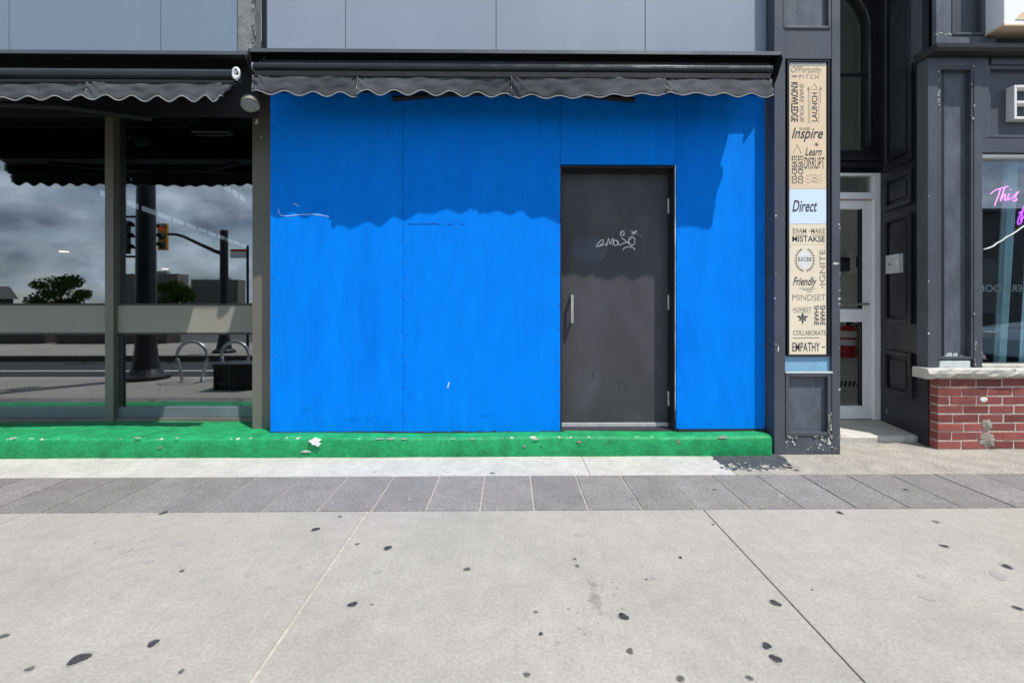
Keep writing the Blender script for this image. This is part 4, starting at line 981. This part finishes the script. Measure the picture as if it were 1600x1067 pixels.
# upper pilaster
zu0 = zc1+.03
MB().box(Xr(1463), 6.2, PY2+.04, .3, zu0, FT).build('upper_wall', MAT['navy'], rs)
MB().box(Xr(1463), Xr(1488), PY2, .1, zu0, FT).build('upper_stile', MAT['clad'] if False else MAT['navypanel'], rs, bevel=.004)  # lighter copy of the trim paint, sky gloss painted in
MB().box(Xr(1538), Xr(1556), PY2, .1, zu0, FT).build('upper_stile', MAT['navypanel'], rs, bevel=.004)
MB().box(Xr(1488)+.001, Xr(1538)-.001, PY2+.001, .1, zu0, Zr(56)).build('upper_rail', MAT['navypanel'], rs, bevel=.003)
molding(rs, MAT['navy'], 1488, -300, 1538, 55, PY2-.006, .022, .05)
for i in range(8): chip(random.uniform(1464,1486), 54+jit(2), PY2-.001, .02, .008, MAT['peel'], 'paint_chip', rs, .0015)
# window frame and pane
xw = Xr(1535)
MB().box(xw, xw+.030, PY2+.03, .16, zsl+.02, Zr(239)).build('window_frame', MAT['white'], rs, bevel=.003)
MB().box(xw+.03, 6.2, PY2+.03, .16, Zr(244), Zr(239)).build('window_frame', MAT['white'], rs, bevel=.003)
MB().box(xw+.0, 6.2, PY2+.0, .16, zsl+.001, zsl+.02).build('window_frame', MAT['stone'], rs, bevel=.003)
MB().box(xw+.03, 6.2, .10, .108, zsl+.02, Zr(244)).build('window_pane', MAT['glassR'], rs)
# projecting white box sign at the very top
bs = thing('projecting_light_box', 'white box sign cropped by the top right corner above the cornice', 'sign', (PX(1590, -.13), -.05, PZ(1590, 40, -.13)))
xo = PX(1569, -.13); zo = PZ(1590, 40, -.13)
MB().box(xo, 5.4, -.13, .05, zo, 4.6).build('casing', MAT['white'], bs, bevel=.006)
m = MB(); m.prism([(PX(1586,-.132), PZ(1586,31,-.132)), (PX(1596,-.132), PZ(1596,20,-.132)), (PX(1640,-.132), PZ(1640,4,-.132)), (PX(1640,-.132), PZ(1640,32,-.132))], 'y', -.134, -.1315); m.build('printed_motif', MAT['beige'], bs)
MB().box(xo-.004, 5.41, -.134, .05, zo-.006, zo+.012).build('bottom_trim', MAT['beige'], bs, bevel=.003)
# outlined channel letters
LY = PY2-.01
lt = thing('channel_letter', 'white outlined channel letter B cropped by the right edge', 'letter', (PX(1600, LY), LY, PZ(1600, 186, LY)))
x0, z0, z1 = PX(1585, LY), PZ(1590, 186.5, LY), PZ(1590, 133, LY); xw_ = .26
m = MB(); t_ = .022
for (a, b, c, d) in ((x0, x0+t_, z0, z1), (x0+t_, x0+xw_-.03, z0, z0+t_), (x0+t_, x0+xw_-.03, z1-t_, z1), (x0+t_, x0+xw_-.02, (z0+z1)/2-t_/2, (z0+z1)/2+t_/2),
                     (x0+xw_-.03, x0+xw_, z0+.012, (z0+z1)/2-.006), (x0+xw_-.03, x0+xw_, (z0+z1)/2+.006, z1-.012)):
    m.box(a, b, LY, PY2+.06, c, d)
m.build('face', MAT['signwhite'], lt, bevel=.004)
# inside the right shop
ri = structroot('boutique_interior')
MB().box(3.74, 9, .78, .82, 0, 3.0).build('back_wall', MAT['shopdark'], ri)
MB().box(3.70, 3.74, .16, .82, 0, 3.0).build('side_wall', MAT['shopdark'], ri)
MB().box(6.2, 9, .12, .16, 0, 3.0).build('front_wall', MAT['shopdark'], ri)
MB().box(3.74, 9, .16, .78, 2.95, 3.0).build('ceiling', MAT['shopdark'], ri)
MB().box(3.74, 9, .16, .78, 0, .3).build('floor', MAT['shopdark'], ri)
cy = .20
def curtain(us_t, us_b, label):
    m = MB(); n = 50; zt_, zb_ = PZ(1570, 236, cy), .45
    for i in range(n+1):
        s_ = i/n
        for j in range(7):
            t_ = j/6; u = (us_t[0]+(us_t[1]-us_t[0])*s_)*(1-t_)+(us_b[0]+(us_b[1]-us_b[0])*s_)*t_
            m.v.append((PX(u, cy), cy+.025*math.sin(s_*n*.55), zt_+(zb_-zt_)*t_))
    for i in range(n):
        for j in range(6): m.f.append((i*7+j, (i+1)*7+j, (i+1)*7+j+1, i*7+j+1))
    o = m.build('curtain', MAT['curtain'], smooth=True); solidify(o, .002); tag(o, label, 'curtain')
curtain((1572, 1590), (1553, 1566), 'narrow pale teal curtain hanging behind the right window')
curtain((1612, 1680), (1590, 1680), 'wide teal curtain at the right edge behind the window')
# neon words
NY = .16
def neon(lines, r, mt, name, label):
    t = thing(name, label, 'neon sign', P(lines[0][0][0], lines[0][0][1], NY))
    for ln in lines:
        q = [P(u, v, NY) for u, v in ln]; sm = []
        for i in range(len(q)-1):
            a_, b_, c_, d_ = q[max(0,i-1)], q[i], q[i+1], q[min(len(q)-1,i+2)]
            for k in range(4):
                s_ = k/4; sm.append(.5*((2*b_)+(c_-a_)*s_+(2*a_-5*b_+4*c_-d_)*s_*s_+(3*b_-a_-3*c_+d_)*s_**3))
        sm.append(q[-1]); m = MB(); m.tube(sm, r, 8); m.build('neon_tube', mt, t, smooth=True)
    return t
neon([[(1548,303),(1556,297),(1566,294),(1575,291)], [(1563,296),(1560,306),(1556,316),(1554,322)], [(1570,293),(1566,304),(1563,315),(1567,307),(1571,304),(1570,313),(1575,311)],
      [(1577,303),(1574,312),(1579,310)], [(1579,296),(1580,297)], [(1582,311),(1586,305),(1592,299),(1587,307),(1589,313),(1583,314)]], .0042, MAT['pink'], 'neon_word', 'pink neon word This glowing in the right window')
neon([[(1590,348),(1593,338),(1597,330),(1601,322)], [(1592,333),(1600,329),(1608,326)], [(1600,322),(1597,336),(1595,346),(1600,338),(1604,336),(1602,346),(1608,343)], [(1590,348),(1592,351),(1597,346)]], .0045, MAT['purple'], 'neon_word', 'violet neon word fragment th at the right edge')
m = MB(); m.tube([P(u, v, .094) for u, v in [(1537,390),(1544,388),(1552,385),(1558,380),(1566,376),(1572,371),(1580,367),(1588,362),(1596,356),(1606,350)]], .0045, 6)
tag(m.build('neon_cable', MAT['cable'], smooth=True), 'white cable sloping across the inside of right window', 'cable')
m = MB(); p0 = P(1530, 456, .125); p1 = P(1530, 445, .125)
text_mesh(m, 'LOCKER ROOM', Vector((PX(1527, .125), .125, p0.z)), EX, EZ, TN, PX(1640, .125)-PX(1527, .125), p1.z-p0.z, 0, .01, mirror=True)
tag(m.build('window_lettering', MAT['ghost']), 'faint grey reversed LOCKER ROOM lettering on the right window', 'lettering')

# =================================================================== THE STREET BEHIND THE CAMERA (seen mirrored in the glass)
def sigpole(base, h, r0, r1, label):
    t = thing('signal_pole', label, 'pole', base, 'signal poles at the crossing')
    MB().lathe(base, [(.32,0),(.32,.05),(.24,.09),(.19,.16),(.165,.3),(r0,.5),(r0*.98,.9),(r1,h)], 20).build('shaft', MAT['polec'], t, smooth=False)
    return t
b1 = MG(228, 592)
p1_ = sigpole(b1, 5.2, .145, .10, 'thick black signal pole with flared base, mirrored in left window')
def sighead(c, face, s, mt, label, lit=True, parent_arm=None):
    t = thing('traffic_signal', label, 'traffic signal', c, 'traffic signals at the crossing')
    f = Vector(face).normalized(); sx = f.cross(EZ).normalized()
    MB().obox(c, sx, EZ, f, -.17*s, .17*s, -.5*s, .5*s, -.12*s, 0).build('housing', mt, t, bevel=.02*s)
    for k, z in enumerate((.33, 0, -.33)):
        q = c+EZ*(z*s); m = MB(); m.tube([q, q+f*.015*s], .11*s, 16); m.build('lens', MAT['redlamp'] if (k == 0 and lit) else MAT['darklens'], t)
        m = MB(); n = 12
        for i in range(n+1):
            a = math.pi*i/n; r_ = .125*s; o_ = q+sx*(r_*math.cos(a))+EZ*(r_*math.sin(a)); m.v += [tuple(o_), tuple(o_+f*.2*s-EZ*.02*s)]
        for i in range(n): m.f.append((2*i, 2*i+2, 2*i+3, 2*i+1))
        solidify(m.build('visor', MAT['polec'], t), .008)
    return t
c1 = MR(196, 370, b1.y-.02); sighead(c1, (1, .25, 0), .52, MAT['polec'], 'black signal head seen side-on beside the thick pole', False)
m = MB(); m.tube([c1+Vector((-.02,0,.31)), Vector((b1.x, b1.y, c1.z+.31))], .018, 8); m.tube([c1+Vector((-.02,0,-.31)), Vector((b1.x, b1.y, c1.z-.31))], .018, 8); m.tube([c1+Vector((-.02,0,.31)), c1+Vector((-.02,0,.2))], .018, 8)
m.tube([c1+Vector((-.02,0,-.31)), c1+Vector((-.02,0,-.2))], .018, 8); m.build('signal_bracket', MAT['polec'], p1_)
b2 = MG(350, 551); ym = b2.y
p2_ = thing('signal_pole', 'slimmer black signal pole with mast arm across the road', 'pole', b2, 'signal poles at the crossing')
ztp = MR(351, 360, ym).z
MB().lathe(b2, [(.25,0),(.25,.05),(.17,.1),(.13,.3),(.10,.5),(.085,ztp)], 16).build('shaft', MAT['polec'], p2_)
arm = [MR(u, v, ym) for u, v in [(350,398),(335,392),(315,383),(298,375),(285,369),(275,366.5),(262,366)]]
m = MB(); m.tube(arm, [.05,.045,.04,.036,.034,.032,.03], 8); m.build('mast_arm', MAT['polec'], p2_, smooth=True)
sighead(MR(253, 370, ym), (0, 1, 0), .63, MAT['yellow'], 'yellow signal head showing red on the mast arm')
q = MR(372, 395, ym)
t = thing('street_sign', 'small red and white street sign on a thin post by the slimmer pole', 'sign', (MR(386, 400, ym).x, ym, 0))
MB().box(MR(360, 0, ym).x, MR(385, 0, ym).x, ym, ym+.012, MR(0, 403, ym).z, MR(0, 393, ym).z).build('white_plate', MAT['signwhite'], t)
MB().box(MR(360, 0, ym).x, MR(385, 0, ym).x, ym, ym+.014, MR(0, 392.8, ym).z, MR(0, 389, ym).z).build('red_plate', MAT['signred'], t)
MB().tube([(MR(386.5, 0, ym).x, ym-.01, 0), (MR(386.5, 0, ym).x, ym-.01, MR(386, 384, ym).z)], .03, 8).build('post', MAT['polec'], t)
def hoop(u, vb, vt, wpx, label):
    b = MG(u, vb); dep = 2*W-b.y+CAMD; r_ = wpx/2*dep/FPX; zt_ = MR(u, vt, b.y).z; cz_ = zt_-r_
    pts = [Vector((b.x-r_*.62, b.y, 0)), Vector((b.x-r_*.82, b.y, max(.05, cz_-r_*.7)))]
    for i in range(17):
        a = math.pi*(1.12-1.24*i/16); pts.append(Vector((b.x+r_*math.cos(a), b.y, cz_+r_*math.sin(a))))
    pts += [Vector((b.x+r_*.82, b.y, max(.05, cz_-r_*.7))), Vector((b.x+r_*.62, b.y, 0))]
    t = thing('bike_hoop', label, 'bike rack', b, 'bike hoops on the sidewalk')
    MB().tube(pts, .024, 10).build('hoop', MAT['rack'], t, smooth=True)
    for s_ in (-1, 1): MB().lathe(Vector((b.x+s_*r_*.62, b.y, 0)), [(.07,0),(.07,.012)], 14).build('foot_plate', MAT['rack'], t)
hoop(300, 597, 534, 47, 'round steel bike hoop nearest the thick signal pole'); hoop(367, 592, 534, 42, 'round steel bike hoop standing behind the black planter')
pb = MG(361, 610); x0, x1 = MR(331, 0, pb.y).x, MR(394, 0, pb.y).x; zt_ = MR(361, 569, pb.y).z
t = thing('street_planter', 'black box planter bench in front of the bike hoops', 'planter', pb)
MB().box(x0, x1, pb.y-.4, pb.y, zt_-.04, zt_).build('top', MAT['polec'], t, bevel=.006)
MB().box(x0+.22*(x1-x0)+.05, x1-.01, pb.y-.38, pb.y-.01, 0, zt_-.041).build('body', MAT['black'], t, bevel=.006)
MB().box(x0+.01, x0+.04, pb.y-.38, pb.y-.01, 0, zt_-.041).build('end_panel', MAT['polec'], t, bevel=.004)
MB().box(x0+.041, x0+.22*(x1-x0)+.049, pb.y-.38, pb.y-.01, .1, .13).build('shelf', MAT['polec'], t)
# low planters and hedge across the road
rnd = random.Random(4)
for k, (ua, ub, lab) in enumerate([(-150, 70, 'long dark low planter wall furthest left across the road'), (88, 260, 'long dark low planter wall opposite the shop window')]):
    b = MG((ua+ub)/2, 537); x0, x1 = MR(ua, 0, b.y).x, MR(ub, 0, b.y).x
    t = thing('planter_wall', lab, 'planter', ((x0+x1)/2, b.y, 0), 'planter walls across the road')
    MB().box(x0, x1, b.y-.6, b.y, 0, .42).build('wall', MAT['bldg'], t, bevel=.01)
    m = MB()
    for i in range(500):
        c = Vector((rnd.uniform(x0+.05, x1-.05), rnd.uniform(b.y-.55, b.y-.03), .42+rnd.random()**1.5*.22)); a = rnd.random()*6; s_ = .05
        d1 = Vector((math.cos(a), math.sin(a), rnd.uniform(-.6,.6))).normalized()*s_; d2 = Vector((-math.sin(a), math.cos(a), rnd.uniform(-.9,.9))).normalized()*s_
        m.add([c-d1, c+d2, c+d1, c-d2], [(0,1,2,3)])
    m.build('hedge', MAT['hedge'], t, kind='stuff')
# tree
def tree(c, hgt, rad, label, seed=1, trunk=1.6):
    r_ = random.Random(seed); t = thing('street_tree', label, 'tree', c)
    m = MB(); m.tube([c, c+EZ*trunk*.5+Vector((.05,0,0)), c+EZ*trunk, c+EZ*(hgt*.8)], [rad*.07, rad*.055, rad*.045, .02], 10)
    cl = []
    for k in range(26):
        a = r_.random()*6.283; q = r_.random(); z = trunk*.6+(hgt-trunk*.6-.15*rad)*q; rr = rad*math.sqrt(max(.05, 1-((q-.38)/.66)**2))*r_.uniform(.25,.95)
        e = c+Vector((rr*math.cos(a), rr*math.sin(a), z)); cl.append((e, rad*r_.uniform(.22,.38)))
        m.tube([c+EZ*(trunk*.8+(z-trunk)*.35), c.lerp(e, .55)+EZ*(z*.2), e], [rad*.025, rad*.014, .01], 5)
    m.build('trunk', MAT['bark'], t)
    m = MB()
    for e, q in cl:
        for i in range(300):
            v = Vector((r_.gauss(0,1), r_.gauss(0,1), r_.gauss(0,1))).normalized()*q*r_.random()**.4
            v.z *= .75; p = e+v; s_ = rad*r_.uniform(.03,.06); a = Vector((r_.gauss(0,1), r_.gauss(0,1), r_.gauss(0,1))).normalized(); b = a.orthogonal().normalized()
            m.add([p-a*s_, p+b*s_*.6, p+a*s_, p-b*s_*.6], [(0,1,2,3)])
    m.build('crown', MAT['leaf'], t)
yt = -70.0
cT = MR(95, 473, yt); cT.z = -.02
wT = MR(137, 0, yt).x-MR(52, 0, yt).x
tree(cT, MR(95, 431, yt).z, wT/2, 'round leafy tree mirrored in the leftmost window', 3, 1.3)
yt2 = -150.0; c_ = MR(277, 473, yt2); c_.z = -.02
tree(c_, MR(277, 438, yt2).z, 7, 'distant slim tree mirrored between the two towers', 8, 2)
# far towers
def towerb(ua, ub, vt, Y, depth, label, seed):
    xa_, xb_ = MR(ua, 0, Y).x, MR(ub, 0, Y).x; zt_ = MR((ua+ub)/2, vt, Y).z
    t = thing('apartment_tower', label, 'tower', ((xa_+xb_)/2, Y, 0), 'apartment towers on the skyline')
    MB().box(xa_, xb_, Y-depth, Y, 0, zt_).build('wall', MAT['tower'], t)
    ns = int(zt_/3.0)
    for k in range(1, ns):
        MB().box(xa_-.6, xb_+.6, Y, Y+1.4, k*3.0-.2, k*3.0+.9).build('balcony_band', MAT['towerband'], t)
        nb = 9; wdt = (xb_-xa_)/nb
        m = MB()
        for i in range(nb): m.box(xa_+i*wdt+wdt*.2, xa_+i*wdt+wdt*.8, Y, Y+.3, k*3.0+1.0, k*3.0+2.6)
        m.build('window_row', MAT['towerwin'], t)
    for i in range(10): MB().box(xa_+(xb_-xa_)*i/9-.5, xa_+(xb_-xa_)*i/9+.5, Y, Y+1.8, 0, zt_+.8).build('pier', MAT['tower'], t)
    MB().box(xa_+(xb_-xa_)*.55, xa_+(xb_-xa_)*.75, Y-depth*.6, Y-depth*.3, zt_, zt_+5).build('roof_house', MAT['towerband'], t)
towerb(186, 278, 428, -760, 25, 'broad brown apartment tower mirrored behind the thick pole', 1)
towerb(300, 372, 437, -900, 25, 'greyer apartment tower mirrored behind the slim pole', 2)
Y = -48
x0, x1 = MR(-60, 0, Y).x, MR(0, 0, Y).x; z0 = MR(0, 470, Y).z; z1 = MR(0, 447, Y).z
t = thing('far_house', 'dark gabled house at the far left edge of the mirrored street', 'house', ((x0+x1)/2, Y, 0))
MB().box(x0, x1, Y-1.4, Y, 0, z0+.2).build('wall', MAT['bldg'], t)
m = MB(); m.prism([(x0-.4, z0+.2), (x1+.4, z0+.2), (x1-.6, z1), (x0+.6, z1)], 'y', Y-1.6, Y+.3); m.build('roof', MAT['roof'], t)
for i in range(3): MB().box(x0+.4+i*1.1, x0+1.0+i*1.1, Y, Y+.06, 1.0, 2.2).build('window', MAT['towerwin'], t)
# building across the road on the right, mirrored in the right window
Y = -13.5
t = thing('corner_building', 'low dark brick building across the road, mirrored in right window', 'building', (28, Y, 0))
zt_ = PZ(1570, 333, 2*.1-Y)
MB().box(14.5, 48, Y-10, Y, 0, zt_).build('wall', MAT['bldg'], t)
MB().box(14.2, 48.3, Y-10.2, Y+.25, zt_, zt_+.12).build('parapet', MAT['roof'], t)
for i in range(8):
    f = MB().box(15.6+i*4, 18.2+i*4, Y, Y+.06, .7, 2.9).build('window', MAT['roof'], t); MB().box(15.7+i*4, 18.1+i*4, Y+.061, Y+.075, .8, 2.8).build('pane', MAT['carglass'], f)
# parked car
def car(x, y, z, label):
    t = thing('parked_car', label, 'car', (x, y, z))
    L_ = 4.3; hw = .86
    lower = [(-2.15,.30),(-2.12,.62),(-1.95,.80),(-.95,.92),(1.55,.95),(2.08,.88),(2.15,.55),(2.1,.30)]
    m = MB(); secs = [(-hw,.0,.05),(-hw+.04,.0,0),(hw-.04,.0,0),(hw,.0,.05)]
    for yy, _, ins in secs:
        for px, pz in lower: m.v.append((x+px*(1-ins*.4), y+yy, z+pz-(.03 if ins else 0)*(pz > .5)))
    n = len(lower)
    for k in range(3):
        for i in range(n): m.f.append((k*n+i, k*n+(i+1) % n, (k+1)*n+(i+1) % n, (k+1)*n+i))
    m.f.append(tuple(range(n))); m.f.append(tuple(range(3*n, 4*n))); bd = m.build('body', MAT['carpaint'], t, bevel=.03)
    gh = [(-1.0,.90),(-.25,1.38),(.95,1.42),(1.65,.93)]
    m = MB()
    for yy, f in ((-hw+.06, 0), (hw-.06, 0)):
        for i, (px, pz) in enumerate(gh): m.v.append((x+px, y+(yy if pz < 1 else yy*.78), z+pz))
    m.f = [(0,1,2,3), (7,6,5,4), (0,4,5,1), (1,5,6,2), (2,6,7,3), (3,7,4,0)]; m.build('cabin_glass', MAT['carglass'], t, bevel=.03)
    m = MB(); m.box(x-.22, x+.93, y-hw*.74, y+hw*.74, z+1.395, z+1.44); m.build('roof', MAT['carpaint'], t, bevel=.02)
    for sy in (-1, 1):
        MB().obox(Vector((x+.32, y+sy*(hw-.085), z)), EX, Vector((0, -sy*.34, .94)).normalized(), EY, -.04, .04, .95, 1.46, -.03, .03).build('door_pillar', MAT['carpaint'], t)
        for px in (-1.35, 1.35):
            wv = MB(); wv.tube([(x+px, y+sy*(hw-.2), z+.32), (x+px, y+sy*(hw+.01), z+.32)], .32, 24); wo = wv.build('wheel', MAT['tyre'], t)
            MB().tube([(x+px, y+sy*(hw-.05), z+.32), (x+px, y+sy*(hw+.02), z+.32)], .2, 16).build('rim', MAT['alu'], wo)
        MB().box(x-2.10, x-1.96, y+sy*.45-.2, y+sy*.45+.2, z+.60, z+.74).build('headlight', MAT['labelw'], t, bevel=.02)
        MB().box(x+2.03, x+2.13, y+sy*.6-.2, y+sy*.6+.2, z+.66, z+.82).build('tail_light', MAT['red'], t, bevel=.02)
car(11.4, -4.75, -.12, 'silver-blue parked car mirrored low in the right window')
